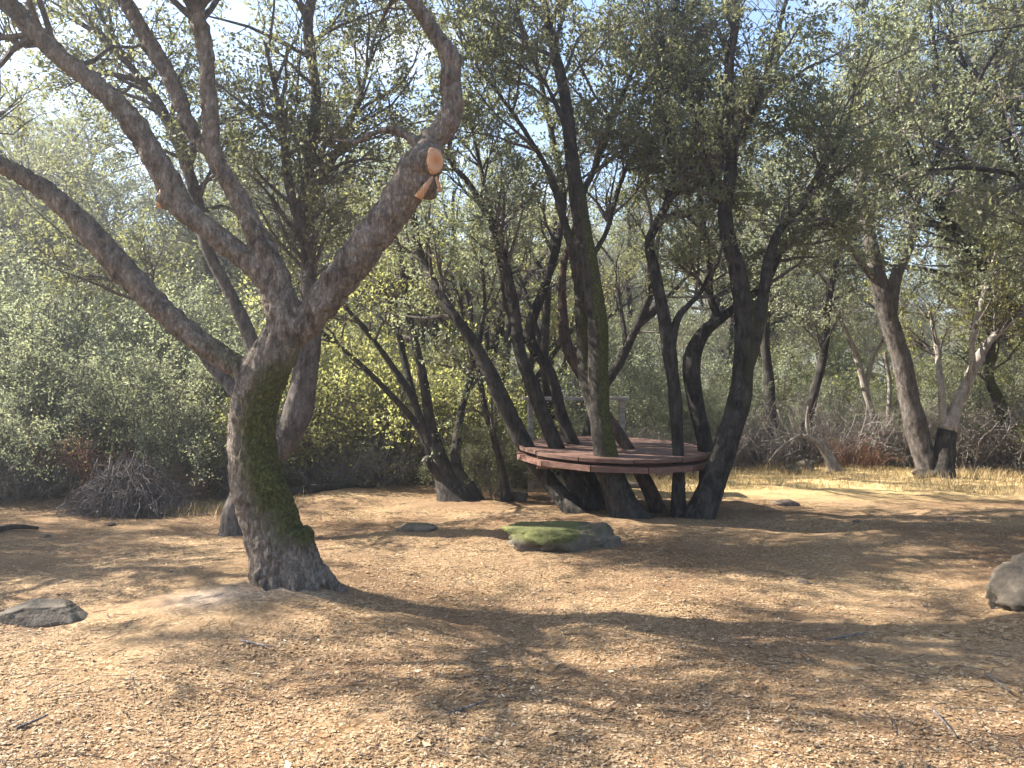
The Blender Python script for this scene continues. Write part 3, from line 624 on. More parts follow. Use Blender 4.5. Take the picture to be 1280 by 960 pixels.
# ------------------------------------------------------------------ wood: prototype trees and bushes, then copies
def proto_tree(seed, H, leafm, bark, nst, leaf=0.065, keep=0.9, k2=8, lean=0.25, m=12, k1=9):
    global RNG
    RNG = np.random.default_rng(seed)
    o = np.zeros(3); paths = []
    for i in range(nst):
        a = RNG.uniform(0, 6.28); d = np.array([math.cos(a), math.sin(a), 0]) * RNG.uniform(0.1, lean * 2); p = np.array([math.cos(a), math.sin(a), 0]) * 0.10 * (nst > 1); p[2] = -0.2
        r = RNG.uniform(0.10, 0.15) * H / 7; pts = []
        nst_ = 8
        for s in range(nst_):
            pts.append([*p, r * (1.5 if s == 0 else 1) * (1 - s / nst_) ** 0.8 + 0.01])
            d = d + RNG.normal(size=3) * 0.16; d[2] = 0.9; p = p + d / np.linalg.norm(d) * H / (nst_ - 0.5)
        paths.append(np.array(pts))
    P = np.stack([catmull(q[:, :3], 14) for q in paths]); R = np.stack([catmull(q, 14)[:, 3] for q in paths])
    A, RA = spawn(P, R, max(2, 9 // nst), 0.3, 0.85, H * 0.25, H * 0.5, 0.5, 1.0, 0.3, 0.14, 7, 0.65, 0.09, 0.012)
    subs = [np.concatenate([A[i], RA[i][:, None]], 1) for i in range(len(A))]
    t_ = stem_mesh('trunk', paths + subs, bark, None, o, sides=8, seg=0.22, rough=0.12)
    c_ = crown_mesh('crown', [q[3:] for q in paths] + [q[1:] for q in subs], None, o, leafm, k1=k1, k2=k2, k3=3, m=m, L1=(H * 0.10, H * 0.24), L2=(0.35, 0.85), tlo=0.1, leaf=leaf, keep=keep, spread=0.05)
    return t_, c_

def proto_bush(seed, H, W, leafm, n=26, leaf=0.055, m=8, k2=8, bark=TWIG, bare=False):
    global RNG
    RNG = np.random.default_rng(seed); o = np.zeros(3); paths = []
    for i in range(n):
        a = RNG.uniform(0, 6.28); rr = W * 0.35 * math.sqrt(RNG.uniform(0, 1)); p = np.array([math.cos(a) * rr, math.sin(a) * rr, -0.1]); d = np.array([math.cos(a) * 0.55, math.sin(a) * 0.55, 0.8]); pts = []
        h = H * RNG.uniform(0.55, 1.0)
        for s in range(6):
            pts.append([*p, 0.022 * (1 - s / 6) + 0.004]); d = d + RNG.normal(size=3) * 0.18; p = p + norm(d) * h / 5
        paths.append(np.array(pts))
    st = stem_mesh('stems', paths, bark, None, o, sides=5, seg=0.2)
    if bare:
        cr_ = crown_mesh('twigs', paths, None, o, leafm, k1=6, k2=6, k3=2, m=1, L1=(H * 0.15, H * 0.4), L2=(0.15, 0.4), tlo=0.1, leaf=0.03, twigm=bark)
    else:
        cr_ = crown_mesh('foliage', paths, None, o, leafm, k1=5, k2=k2, k3=3, m=m, L1=(H * 0.15, H * 0.35), L2=(0.2, 0.5), tlo=0.03, leaf=leaf, spread=0.04)
    return st, cr_

def place(proto, name, label, cat, group, x, y, s=1.0, rz=0.0, first=set(), lm=None, sz=1.0):
    root = empty(name, (x, y, gz(x, y) - 0.03), rz, label, cat, group); root.scale = (s, s, s * sz)
    for p in proto:
        if id(p) in USED: c_ = p.copy(); COL.objects.link(c_)
        else: c_ = p; USED.add(id(p))
        c_.parent = root
        if lm is not None and len(c_.material_slots) > 1:
            c_.material_slots[1].link = 'OBJECT'; c_.material_slots[1].material = lm
    return root
USED = set()

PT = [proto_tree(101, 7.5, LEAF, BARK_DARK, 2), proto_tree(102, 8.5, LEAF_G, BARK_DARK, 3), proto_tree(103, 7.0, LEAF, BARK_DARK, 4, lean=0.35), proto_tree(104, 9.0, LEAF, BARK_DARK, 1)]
PS = [proto_tree(111, 7.5, LEAF_G, BARK_DARK, 3, keep=0.38, lean=0.3, k1=5), proto_tree(112, 8.0, LEAF, BARK_DARK, 2, keep=0.35, lean=0.22, k1=5), proto_tree(113, 7.0, LEAF_Y, BARK_DARK, 4, keep=0.4, lean=0.35, k1=5)]
PB = [proto_bush(201, 2.6, 2.6, LEAF_G, 24), proto_bush(202, 2.2, 2.2, LEAF_Y, 20), proto_bush(203, 3.2, 2.4, LEAF, 26)]
PD = [proto_bush(301, 1.5, 1.8, LEAF_G, 30, bare=True, bark=DEAD), proto_bush(302, 1.2, 1.4, LEAF_Y, 26, bare=True, bark=DEAD_RED)]

R_ = random.Random(4)
MARKS = [(-30, 'beyond the left edge'), (25, 'at the far left edge'), (80, 'behind the left side of the brush pile'), (140, 'directly behind the brush pile'), (200, 'behind the right side of the brush pile'), (255, 'left of the sawn oak trunk'), (325, 'behind the sawn oak trunk'),
         (395, 'just right of the sawn oak trunk'), (450, 'left of the many stemmed tree'), (510, 'behind the many stemmed tree'), (560, 'right behind the many stemmed tree base'), (605, 'behind the thin sapling'), (655, 'behind the left end of the table'), (705, 'behind the leaning table stems'), (755, 'behind the mossy table stem'),
         (810, 'behind the middle of the table'), (865, 'behind the right end of the table'), (910, 'just right of the table'), (965, 'left of the fallen branch'), (1020, 'behind the fallen branch'), (1070, 'behind the bare pale trunk'), (1130, 'behind the stout oak'), (1190, 'behind the pale limbed tree'),
         (1240, 'right of the pale limbed tree'), (1285, 'at the far right edge'), (1345, 'beyond the right edge')]
SEEN = {}
def single_out(what, px):
    m_ = min(MARKS, key=lambda q: abs(q[0] - px))[1]; k = (what, m_); SEEN[k] = SEEN.get(k, 0) + 1
    return f'{what} {m_}' + ('', ', the farther one', ', the farthest one')[min(2, SEEN[k] - 1)]
def wood(proto, name, label, cat, group, spots, lm=None):
    for (px, d, s) in sorted(spots, key=lambda q: q[1]):
        x = (px - 640) / FPX * d
        place(proto[R_.randrange(len(proto))], name, single_out(label, px), cat, group, x, d, s * R_.uniform(0.92, 1.08), R_.uniform(0, 6.28), lm=lm)

# left of the clearing
wood([PB[0], PB[2]], 'leafy_bush', 'hazy grey green bush', 'bush', 'bushes at the left of the clearing',
     [(0, 11.0, 0.55), (75, 11.4, 0.65), (160, 11.7, 0.7), (235, 12.2, 0.75), (290, 13.2, 0.8), (30, 12.8, 0.95), (125, 13.3, 1.0), (205, 14.0, 1.1), (-10, 14.6, 1.2), (85, 15.2, 1.35), (260, 15.4, 1.2), (340, 15.6, 1.15)], LEAF_G)
wood([PB[1]], 'leafy_bush', 'yellow green bush glowing in sun', 'bush', 'bushes at the left of the clearing', [(165, 16.6, 1.6), (255, 17.5, 1.6), (60, 17.6, 1.7), (340, 17.5, 1.5)], LEAF_Y)
wood([PT[0], PT[2]], 'woodland_oak', 'tall oak over the grey bushes', 'tree', 'oaks in the wood left of the clearing', [(-40, 22, 1.4), (60, 24, 1.5), (180, 23, 1.25), (335, 20.5, 1.15), (120, 28, 1.5), (395, 25, 1.3), (270, 28, 1.4), (10, 28, 1.6)])
# out of the frame at the left: these throw the bands of shade over the clearing
for x, y, s, k, lb in ((-10.2, 8.3, 0.95, 0, 'nearer oak past the left edge that shades the clearing'), (-11.6, 9.4, 1.0, 1, 'farther oak past the left edge that shades the clearing')):
    place(PT[k], 'woodland_oak', lb, 'tree', 'oaks in the wood left of the clearing', x, y, s, k * 1.7)
# middle
wood([PB[1]], 'leafy_bush', 'sunlit yellow green bush', 'bush', 'bushes behind the table', [(430, 13.2, 1.1), (500, 13.8, 1.2), (455, 15.2, 1.4), (545, 15.0, 1.3), (590, 13.5, 0.9), (395, 14.2, 1.1)], LEAF_Y)
wood([PB[0], PB[2]], 'leafy_bush', 'grey green undergrowth bush', 'bush', 'bushes behind the table', [(640, 14.8, 0.62), (725, 15.6, 0.55), (805, 16, 0.6), (875, 15.6, 0.5), (935, 16.4, 0.6), (760, 18.5, 1.0), (680, 18.5, 1.0), (855, 19, 1.0)])
wood([PB[2]], 'leafy_bush', 'small dark green bush low down', 'bush', 'bushes behind the table', [(606, 11.3, 0.34)], LEAF)
wood(PT, 'woodland_oak', 'full crowned woodland oak', 'tree', 'oaks in the wood behind the table',
     [(450, 20, 0.9), (620, 22.5, 0.95), (880, 26, 0.95), (740, 28, 0.9), (540, 29, 1.0), (810, 32, 0.95)])
wood(PS, 'slender_tree', 'slender sparse tree', 'tree', 'slender trees behind the table', [(605, 14.2, 0.85), (665, 19, 0.9), (708, 13.6, 0.75), (815, 21, 0.95), (900, 22, 0.9), (545, 18, 0.95)])
# right
wood([PB[0], PB[2], PB[1]], 'leafy_bush', 'green thicket bush', 'bush', 'bushes at the right of the clearing',
     [(1005, 17.4, 0.6), (1070, 16.8, 0.6), (1140, 16.8, 0.7), (1210, 16.2, 0.75), (1275, 16, 0.9), (1340, 15, 1.0), (1035, 19.5, 1.2), (1110, 19.5, 1.25), (1185, 18.8, 1.25), (1255, 18.4, 1.25), (965, 19, 1.1)])
wood(PT, 'woodland_oak', 'leafy oak past the golden grass', 'tree', 'oaks in the wood right of the clearing',
     [(1000, 23, 1.0), (1225, 19, 1.0), (1360, 16.5, 1.0), (1110, 27, 1.1), (1300, 25, 1.1), (950, 30, 1.1)])
for x, y, s, k, lb in ((9.3, 10.2, 1.0, 3, 'nearest oak beyond the right edge whose crown hangs into the picture'), (11.2, 12.8, 1.1, 1, 'oak just outside the right edge behind the nearest overhanging one'), (10.4, 11.4, 0.95, 0, 'oak outside the right edge between two other overhanging oaks')):
    place(PT[k], 'woodland_oak', lb, 'tree', 'oaks in the wood right of the clearing', x, y, s, k * 1.1 + 0.6)
# far
FAR = []
for i in range(34):
    d = R_.uniform(30, 58); px = -120 + 1520 * ((i + R_.uniform(0, 1)) / 34)
    FAR.append((px, d, R_.uniform(0.9, 1.2) * (0.72 if px < 330 else 1.0)))
wood(PT, 'woodland_oak', 'distant oak far back', 'tree', 'distant oaks', FAR)
# dry undergrowth
wood([PD[0]], 'dead_bush', 'bare grey dead bush', 'bush', 'dead bushes', [(-30, 10.2, 0.6), (22, 10.6, 0.6), (60, 11.0, 0.55), (250, 11.5, 0.7)])
wood([PD[1]], 'dead_bush', 'reddish bare dead bush', 'bush', 'dead bushes', [(200, 10.4, 0.5), (110, 11.0, 0.9)])
wood([PD[0]], 'dead_bush', 'tangled bare grey bush', 'bush', 'dead bushes', [(950, 14.8, 0.8), (985, 15.2, 0.9), (1030, 15.2, 1.1), (1070, 15.6, 1.2), (1130, 15.2, 1.0), (1215, 15, 1.1), (1250, 15.2, 1.1), (1290, 14.6, 1.1), (920, 15, 0.7)])
wood([PD[0]], 'dead_bush', 'low bare twiggy bush', 'bush', 'dead bushes', [(650, 13.6, 0.6), (700, 14, 0.7), (760, 14.2, 0.7), (820, 14, 0.7), (870, 14.2, 0.7), (470, 12.5, 0.6), (410, 12.3, 0.6)])
wood([PD[1]], 'dead_bush', 'rusty bare bush', 'bush', 'dead bushes', [(1075, 14.4, 0.6)])

# ------------------------------------------------------------------ brush pile
RNG = np.random.default_rng(77)
cp = ground_at(138, 648); cp[1] += 0.45; cp[2] = gz(cp[0], cp[1])
K = 900
a = RNG.uniform(0, 6.28, K); rr = np.sqrt(RNG.uniform(0, 1, K)); dx = np.cos(a) * rr * 0.62; dy = np.sin(a) * rr * 0.5
hz = RNG.uniform(0, 1, K) * 0.62 * np.sqrt(np.clip(1 - rr ** 2, 0.02, 1))
p = np.stack([cp[0] + dx, cp[1] + dy, cp[2] + hz], -1)
d = norm(np.stack([dx * 1.1 + RNG.normal(size=K) * 0.35, dy + RNG.normal(size=K) * 0.35, -0.35 + RNG.normal(size=K) * 0.3], -1))
Q = np.zeros((K, 6, 3)); ln = RNG.uniform(0.3, 0.8, K)[:, None] / 5; Q[:, 0] = p - d * ln * 2
for s in range(1, 6):
    d = norm(d + RNG.normal(size=(K, 3)) * 0.15 + np.array([0, 0, -0.05])); Q[:, s] = Q[:, s - 1] + d * ln
Q[:, :, 2] = np.maximum(Q[:, :, 2], cp[2] + 0.01)
Rr = RNG.uniform(0.003, 0.011, K)[:, None] * np.linspace(1, 0.35, 6)[None]
B_, RB_ = spawn(Q, Rr, 2, 0.3, 1, 0.12, 0.35, 0.4, 1.0, 0, 0.2, 4, 0.7, 0.005, 0.0015)
V1, F1_ = batch_tubes(Q, Rr, 4); V2, F2_ = batch_tubes(B_, RB_, 3)
bp = mesh_np('brush_pile', np.vstack([V1, V2]) - cp, [np.vstack([F1_, F2_ + len(V1)])], bark_mat('dark_dead_wood', (0.10, 0.085, 0.08), (0.20, 0.17, 0.16), (0.32, 0.28, 0.26), moss=False)); bp.location = cp
tag(bp, 'domed heap of cut dead branches at the left edge of the clearing', 'brush pile')

# ------------------------------------------------------------------ the round table
mt, n, b = mat('weathered_red_wood'); t = N(n, 'ShaderNodeTexCoord'); oi = N(n, 'ShaderNodeObjectInfo')
mpn = N(n, 'ShaderNodeMapping'); mpn.inputs['Scale'].default_value = (2.5, 40, 40); n.links.new(t.outputs['Object'], mpn.inputs['Vector'])
q1 = noise(n, mpn.outputs['Vector'], 1.0, 5, 0.6); q2 = noise(n, t.outputs['Object'], 5, 4)
r1 = ramp(n, [(0.3, (0.05, 0.022, 0.014)), (0.55, (0.14, 0.062, 0.038)), (0.75, (0.26, 0.145, 0.095))]); n.links.new(q1.outputs['Fac'], r1.inputs['Fac'])
hv = N(n, 'ShaderNodeHueSaturation'); mr_ = N(n, 'ShaderNodeMapRange'); mr_.inputs['To Min'].default_value = 0.6; mr_.inputs['To Max'].default_value = 1.5
n.links.new(oi.outputs['Random'], mr_.inputs['Value']); n.links.new(mr_.outputs['Result'], hv.inputs['Value']); n.links.new(r1.outputs['Color'], hv.inputs['Color'])
g_ = mixc(n, q2.outputs['Fac'], hv.outputs['Color'], (0.10, 0.058, 0.045)); n.links.new(g_, b.inputs['Base Color']); b.inputs['Roughness'].default_value = 0.8; bump(n, b, q1.outputs['Fac'], 0.5, 0.004)
TC = np.array([(766 - 640) / FPX * 10.0, 10.0, 0.80])
table = empty('round_table', TC, 0, 'round plank table built round the oak stems in the clearing', 'table'); table.rotation_euler = (math.radians(2.6), math.radians(1.2), math.radians(4))

def box_np(x0, x1, y0, y1, z0, z1):
    V = np.array([(x0, y0, z0), (x1, y0, z0), (x1, y1, z0), (x0, y1, z0), (x0, y0, z1), (x1, y0, z1), (x1, y1, z1), (x0, y1, z1)], float)
    F = np.array([(3, 2, 1, 0), (4, 5, 6, 7), (0, 1, 5, 4), (1, 2, 6, 5), (2, 3, 7, 6), (3, 0, 4, 7)]); return V, F

def poly_prism(outline, z0, z1):
    """outline (n,2) ccw -> verts, faces as list for from_pydata"""
    n_ = len(outline); V = [(x, y, z0) for x, y in outline] + [(x, y, z1) for x, y in outline]
    F = [tuple(reversed(range(n_))), tuple(range(n_, 2 * n_))] + [(i, (i + 1) % n_, n_ + (i + 1) % n_, n_ + i) for i in range(n_)]
    return V, F

def pyd(name, V, F, m, parent=None, smooth=False):
    me = bpy.data.meshes.new(name); me.from_pydata([tuple(v) for v in V], [], F); me.update(); me.materials.append(m)
    if smooth: me.polygons.foreach_set('use_smooth', np.full(len(me.polygons), True))
    o = bpy.data.objects.new(name, me); COL.objects.link(o); o.parent = parent; return o

TR = 1.17; pw = 0.142; ny = int(2 * TR / pw)
rp = random.Random(8)
for i in range(ny + 1):
    y0 = -TR + i * pw; y1 = min(y0 + pw - 0.009, TR - 0.004)
    if y1 - y0 < 0.02: continue
    ys = np.linspace(y0, y1, 4); rj = TR - rp.uniform(0, 0.015)
    hw = np.sqrt(np.clip(rj ** 2 - ys ** 2, 0.0004, None))
    outl = [(x, y) for x, y in zip(hw, ys)] + [(-x, y) for x, y in zip(hw[::-1], ys[::-1])]
    dz = rp.uniform(-0.004, 0.004); V, F = poly_prism(outl, -0.035 + dz, dz)
    pyd('plank', V, F, mt, table)
NS = 12
for i in range(NS):
    a0 = 2 * math.pi * (i + 0.012) / NS; a1 = 2 * math.pi * (i + 1 - 0.012) / NS
    aa = np.linspace(a0, a1, 4); ri, ro = TR + 0.004, TR + 0.034
    outl = [(math.cos(a) * ro, math.sin(a) * ro) for a in aa] + [(math.cos(a) * ri, math.sin(a) * ri) for a in aa[::-1]]
    dz = rp.uniform(-0.006, 0.006); V, F = poly_prism(outl, -0.032 + dz, 0.008 + dz); pyd('rim_board', V, F, mt, table)
    aa = np.linspace(a0 + 0.13, a1 + 0.13, 2); ri, ro = TR - 0.14, TR + 0.07
    ro2 = ro + rp.uniform(-0.012, 0.012)
    outl = [(math.cos(a) * ro2, math.sin(a) * ro2) for a in aa] + [(math.cos(a) * ri, math.sin(a) * ri) for a in aa[::-1]]
    dz = rp.uniform(-0.008, 0.008); V, F = poly_prism(outl, -0.142 + dz, -0.078 + dz); pyd('ledge_board', V, F, mt, table)
for yy in (-0.55, 0.45):
    V, F = box_np(-1.02, 1.02, yy - 0.045, yy + 0.045, -0.20, -0.04); mesh_np('joist', V, F, mt, table, smooth=False)

# grey shelf board on a post behind the table
mg2, n, b = mat('grey_weathered_wood'); t = N(n, 'ShaderNodeTexCoord'); mpn = N(n, 'ShaderNodeMapping'); mpn.inputs['Scale'].default_value = (2, 30, 30); n.links.new(t.outputs['Object'], mpn.inputs['Vector'])
q1 = noise(n, mpn.outputs['Vector'], 1, 5); r1 = ramp(n, [(0.3, (0.16, 0.145, 0.135)), (0.7, (0.40, 0.37, 0.35))]); n.links.new(q1.outputs['Fac'], r1.inputs['Fac']); n.links.new(r1.outputs['Color'], b.inputs['Base Color']); b.inputs['Roughness'].default_value = 0.85
ds = 11.8; sl = at(655, 497, ds); sr = at(784, 499, ds)
shelf = empty('shelf', ((sl[0] + sr[0]) / 2, ds, gz((sl[0] + sr[0]) / 2, ds)), 0, 'narrow grey shelf board on posts behind the round table', 'shelf')
zz = sl[2] - shelf.location[2]; hw = (sr[0] - sl[0]) / 2
for k_, dy in enumerate((-0.16, 0.0, 0.16)):
    V, F = box_np(-hw - 0.02 * k_, hw, dy - 0.075, dy + 0.075, zz - 0.035, zz + 0.012 - 0.004 * k_); mesh_np('board', V, F, mg2, shelf, smooth=False)
for xx in (-hw + 0.1, hw - 0.08):
    V, F = box_np(xx - 0.04, xx + 0.04, -0.04, 0.04, -0.1, zz - 0.036); mesh_np('post', V, F, mg2, shelf, smooth=False)

# ------------------------------------------------------------------ stones, stumps, fallen wood
mr0, n, b = mat('lichen_rock'); t = N(n, 'ShaderNodeTexCoord'); q1 = noise(n, t.outputs['Object'], 6, 7, 0.65); q2 = noise(n, t.outputs['Object'], 30, 4, 0.7)
r1 = ramp(n, [(0.3, (0.035, 0.027, 0.018)), (0.55, (0.095, 0.076, 0.054)), (0.75, (0.185, 0.155, 0.115))]); n.links.new(q1.outputs['Fac'], r1.inputs['Fac'])
am = N(n, 'ShaderNodeAttribute', attribute_name='moss'); mm = N(n, 'ShaderNodeMath', operation='MULTIPLY_ADD'); n.links.new(am.outputs['Fac'], mm.inputs[0]); mm.inputs[1].default_value = 2.6
sb = N(n, 'ShaderNodeMath', operation='SUBTRACT'); n.links.new(q2.outputs['Fac'], sb.inputs[0]); sb.inputs[1].default_value = 1.25; n.links.new(sb.outputs[0], mm.inputs[2]); mm.use_clamp = True
r2 = ramp(n, [(0.3, (0.026, 0.030, 0.007)), (0.7, (0.115, 0.118, 0.024))]); n.links.new(q2.outputs['Fac'], r2.inputs['Fac'])
n.links.new(mixc(n, mm.outputs[0], r1.outputs['Color'], r2.outputs['Color']), b.inputs['Base Color']); b.inputs['Roughness'].default_value = 0.9; bump(n, b, q2.outputs['Fac'], 0.8, 0.015)

def rock(name, label, loc, sx, sy, sz, seed, moss=0.0, sink=0.25, rz=0.0, cat='rock', sharp=0.5, mossfn=None, group=None, tilt=0.0, res=72, m=None):
    u = np.linspace(0, 2 * np.pi, res, endpoint=False); v = np.linspace(-np.pi / 2, np.pi / 2, res // 2)
    U, Vv = np.meshgrid(u, v); X = np.stack([np.cos(U) * np.cos(Vv), np.sin(U) * np.cos(Vv), np.sin(Vv)], -1).reshape(-1, 3)
    sgn = np.sign(X) * np.abs(X) ** (1 - sharp * 0.5); X = sgn
    d = 1 + 0.75 * (fbm(X * 1.5 + seed * 3.1, 4, seed) - 0.5) + 0.30 * (np.abs(2 * fbm(X * 3.2 + seed, 3, seed + 4) - 1) - 0.2) + 0.14 * (fbm(X * 9 + seed, 3, seed + 9) - 0.5)
    d = np.minimum(d, 1.2); rg = np.random.default_rng(seed); nd = norm(X)
    for _ in range(9):
        pn = norm(rg.normal(size=3)); pn[2] = abs(pn[2]) * 0.8; pn = norm(pn); off = rg.uniform(0.70, 0.95); cs = nd @ pn
        d = np.where((cs > 0.05) & (d * np.linalg.norm(X, axis=1) * cs > off), off / np.maximum(cs, 0.05) / np.linalg.norm(X, axis=1), d)
    d = d + 0.07 * (fbm(X * 7 + seed, 4, seed + 2) - 0.5)
    X = X * d[:, None] * np.array([sx, sy, sz]); X[:, 2] += sz * (1 - 2 * sink)
    ca, sa = math.cos(tilt), math.sin(tilt); X = np.stack([X[:, 0] * ca + X[:, 2] * sa, X[:, 1], -X[:, 0] * sa + X[:, 2] * ca], -1)
    nr = len(v); ii = (np.arange(nr - 1) * res)[:, None]; jj = np.arange(res)[None]; j2 = (jj + 1) % res
    F = np.stack([ii + jj, ii + j2, ii + res + j2, ii + res + jj], -1).reshape(-1, 4)
    ms = np.clip(moss * np.clip(X[:, 2] / sz, 0, 1.2) * (0.4 + 1.2 * fbm(X * 4, 3, 2)), 0, 1)
    if mossfn is not None: ms = ms * mossfn(X)
    o = mesh_np(name, X, F, m or mr0, attrs={'moss': ms}); o.location = loc; o.rotation_euler = (0, 0, rz)
    return tag(o, label, cat, group)

p = ground_at(706, 683); p[1] += 0.16
rock('boulder', 'low flat boulder with bright green moss in front of the round table', p, 0.55, 0.36, 0.16, 3, 1.25, 0.34, 0.0, 'boulder', mossfn=lambda X: np.clip((0.26 - X[:, 0]) * 5, 0.1, 1), tilt=0.05)
p = ground_at(736, 684); p[1] += 0.10
rock('stone', 'bare wedge of grey stone against the mossy boulder right side', p, 0.30, 0.17, 0.095, 12, 0.3, 0.05, 0.2, 'stone', tilt=-0.18)
p = ground_at(38, 786); p[1] += 0.12
rock('rock', 'long low dark mossy rock at the left edge of the foreground', p, 0.33, 0.15, 0.10, 5, 0.2, 0.3, 0.15, sharp=0.9)
p = ground_at(518, 668); p[1] += 0.12
rock('rock', 'small flat rock half buried midway between the sawn oak and the boulder', p, 0.21, 0.14, 0.065, 7, 0.3, 0.3)
p = ground_at(1282, 768); p[0] += 0.20; p[1] += 0.15
rock('boulder', 'grey green boulder cut by the right edge of the picture', p, 0.38, 0.34, 0.235, 9, 0.12, 0.25, 0.3, 'boulder', sharp=0.2)
p = ground_at(988, 596); rock('rock', 'pale rock at the grass edge left of the fallen branch', p, 0.17, 0.15, 0.11, 14, 0.0, 0.2)
p = ground_at(1008, 592); rock('rock', 'grey rock next to the pale rock by the fallen branch', p, 0.15, 0.14, 0.12, 15, 0.1, 0.2)
p = ground_at(648, 626); rock('rock', 'small brown rock at the foot of the thin sapling', p, 0.13, 0.1, 0.09, 16, 0.0, 0.2)
p = ground_at(735, 640); p[1] += 0.05; rock('rock', 'small pale stone wedged between the oak stems under the table', p, 0.09, 0.08, 0.09, 17, 0.0, 0.2)
p = ground_at(1158, 601); rock('rock', 'low grey stone against the foot of the stout oak', p, 0.22, 0.14, 0.10, 18, 0.0, 0.2)
md, n, b = mat('dark_clod'); b.inputs['Base Color'].default_value = (0.07, 0.05, 0.04, 1); b.inputs['Roughness'].default_value = 1
t = N(n, 'ShaderNodeTexCoord'); q1 = noise(n, t.outputs['Object'], 30, 4); r1 = ramp(n, [(0.3, (0.04, 0.03, 0.024)), (0.7, (0.15, 0.11, 0.085))]); n.links.new(q1.outputs['Fac'], r1.inputs['Fac']); n.links.new(r1.outputs['Color'], b.inputs['Base Color'])
for px, py, s, k, lab in ((983, 632, 0.12, 20, 'elongated dark clod on the path right of the table'), (1072, 656, 0.05, 21, 'round dark clod in the shade right of the table'), (1004, 722, 0.05, 22, 'small dark clod on the sunny strip below the table shade'), (1186, 655, 0.05, 23, 'small dark clod in the shade below the stout oak'),
                          (140, 656, 0.05, 26, 'small dark clod in front of the brush pile'), (57, 672, 0.06, 27, 'dark clod on the sunny strip at the left')):
    p = ground_at(px, py); rock('clod', lab, p, s * (1.6 if s > 0.1 else 1), s, s * 0.45, k, 0, 0.3, cat='clod', group='clods of earth on the clearing floor', res=18, m=md)
# stump, fallen limb, logs, sticks
def wood_thing(name, label, cat, paths, m, sides=9, group=None, seg=0.06):
    base = paths[0][0, :3].copy(); base[2] = gz(base[0], base[1])
    o = stem_mesh(name, paths, m, None, base, sides=sides, seg=seg, rough=0.12); o.location = base
    return tag(o, label, cat, group)
d = gd(608); x = (652 - 640) / FPX * d; z = gz(x, d)
wood_thing('stump', 'short rusty brown stump seen under the left edge of the table', 'stump', [np.array([[x, d, z - 0.1, 0.19], [x, d, z + 0.05, 0.17], [x + 0.01, d, z + 0.25, 0.15], [x, d, z + 0.38, 0.15], [x, d, z + 0.40, 0.10]])], BARK_RED, 14)
d = gd(593)
wood_thing('fallen_branch', 'pale dead branch arching out of the grass with bare twigs', 'branch', [to_ground(px_path([(1046, 600, 24), (1038, 575, 17), (1026, 556, 13), (1008, 546, 9), (985, 543, 6), (960, 533, 4)], d)), px_path([(1012, 548, 5), (1008, 528, 3), (1010, 508, 2)], d), px_path([(990, 544, 4), (978, 528, 3), (972, 512, 1.5)], d), px_path([(1003, 546, 4, -0.1), (994, 530, 2.5, -0.2), (990, 515, 1.5, -0.3)], d), px_path([(972, 538, 3), (958, 524, 2), (948, 518, 1)], d), px_path([(985, 543, 4), (970, 550, 3), (952, 552, 2)], d), px_path([(996, 545, 4, -0.2), (975, 560, 3, -0.4), (962, 575, 2, -0.5)], d)], BARK_PALE)
def lying(pxa, pya, pxb, pyb, r, hb=0.0, bend=0.02):
    a, b_ = ground_at(pxa, pya), ground_at(pxb, pyb); m_ = (a + b_) / 2; m_[2] = gz(m_[0], m_[1]) + bend
    a[2] += r * 0.6; b_[2] += r * 0.6 + hb; m_[2] += r * 0.6
    return np.array([[*a, r], [*m_, r * 0.9], [*b_, r * 0.6]])
wood_thing('log', 'dark log lying along the wood edge behind the leaning oak', 'log', [lying(362, 618, 470, 612, 0.07)], BARK_DARK)
wood_thing('log', 'thin dark log on the ground at the far left', 'log', [lying(-10, 672, 48, 665, 0.035)], BARK_DARK)
wood_thing('log', 'grey log lying behind the trunks under the table', 'log', [lying(700, 612, 800, 610, 0.06)], DEAD)
for i, (a1, b1, a2, b2, lab) in enumerate(((1232, 845, 1262, 872, 'short stick at the right edge of the foreground'), (1165, 893, 1196, 936, 'dark stick near the bottom right corner'), (20, 918, 60, 905, 'dark twig in the sunny litter at bottom left'), (560, 895, 610, 880, 'thin twig in front of the dappled shade'),
                                         (1030, 800, 1085, 790, 'pale twig on the right of the dappled shade'), (300, 806, 340, 815, 'twig lying in front of the sawn oak'))):
    wood_thing('stick', lab, 'stick', [lying(a1, b1, a2, b2, 0.008, 0.02, 0.01)], DEAD, 6, 'sticks on the clearing floor', 0.03)

# ------------------------------------------------------------------ leaf litter (uncountable) and dry grass
RNG = np.random.default_rng(909)
NL = 215000
u = RNG.uniform(0, 1, NL); yy = 2.9 + (10.0 - 2.9) * u ** 1.45; xx = RNG.uniform(-0.72, 0.72, NL) * yy
den = fbm(np.stack([xx * 0.9, yy * 0.9, xx * 0], -1), 4, 61); ok = den + RNG.uniform(-0.10, 0.10, NL) > 0.465; xx, yy = xx[ok], yy[ok]; NL = len(xx)
zz_ = gz_np(xx, yy) + (fbm(np.stack([xx, yy, xx * 0], -1) * 9, 3, 21) - 0.5) * 0.035 + RNG.uniform(0.002, 0.007, NL)
tn_ = 260; tr_r = np.sqrt(RNG.uniform(0, 1, tn_)) * 1.1; ta = RNG.uniform(0, 6.28, tn_); bpy.context.view_layer.update()
tw_ = np.array([table.matrix_world @ Vector((r_ * math.cos(a_), r_ * math.sin(a_), 0.012)) for r_, a_ in zip(tr_r, ta)])
xx = np.concatenate([xx, tw_[:, 0]]); yy = np.concatenate([yy, tw_[:, 1]]); zz_ = np.concatenate([zz_, tw_[:, 2]]); NL = len(xx)
a = RNG.uniform(0, 6.28, NL); nn = norm(np.stack([RNG.normal(size=NL) * 0.15, RNG.normal(size=NL) * 0.15, np.ones(NL)], -1))
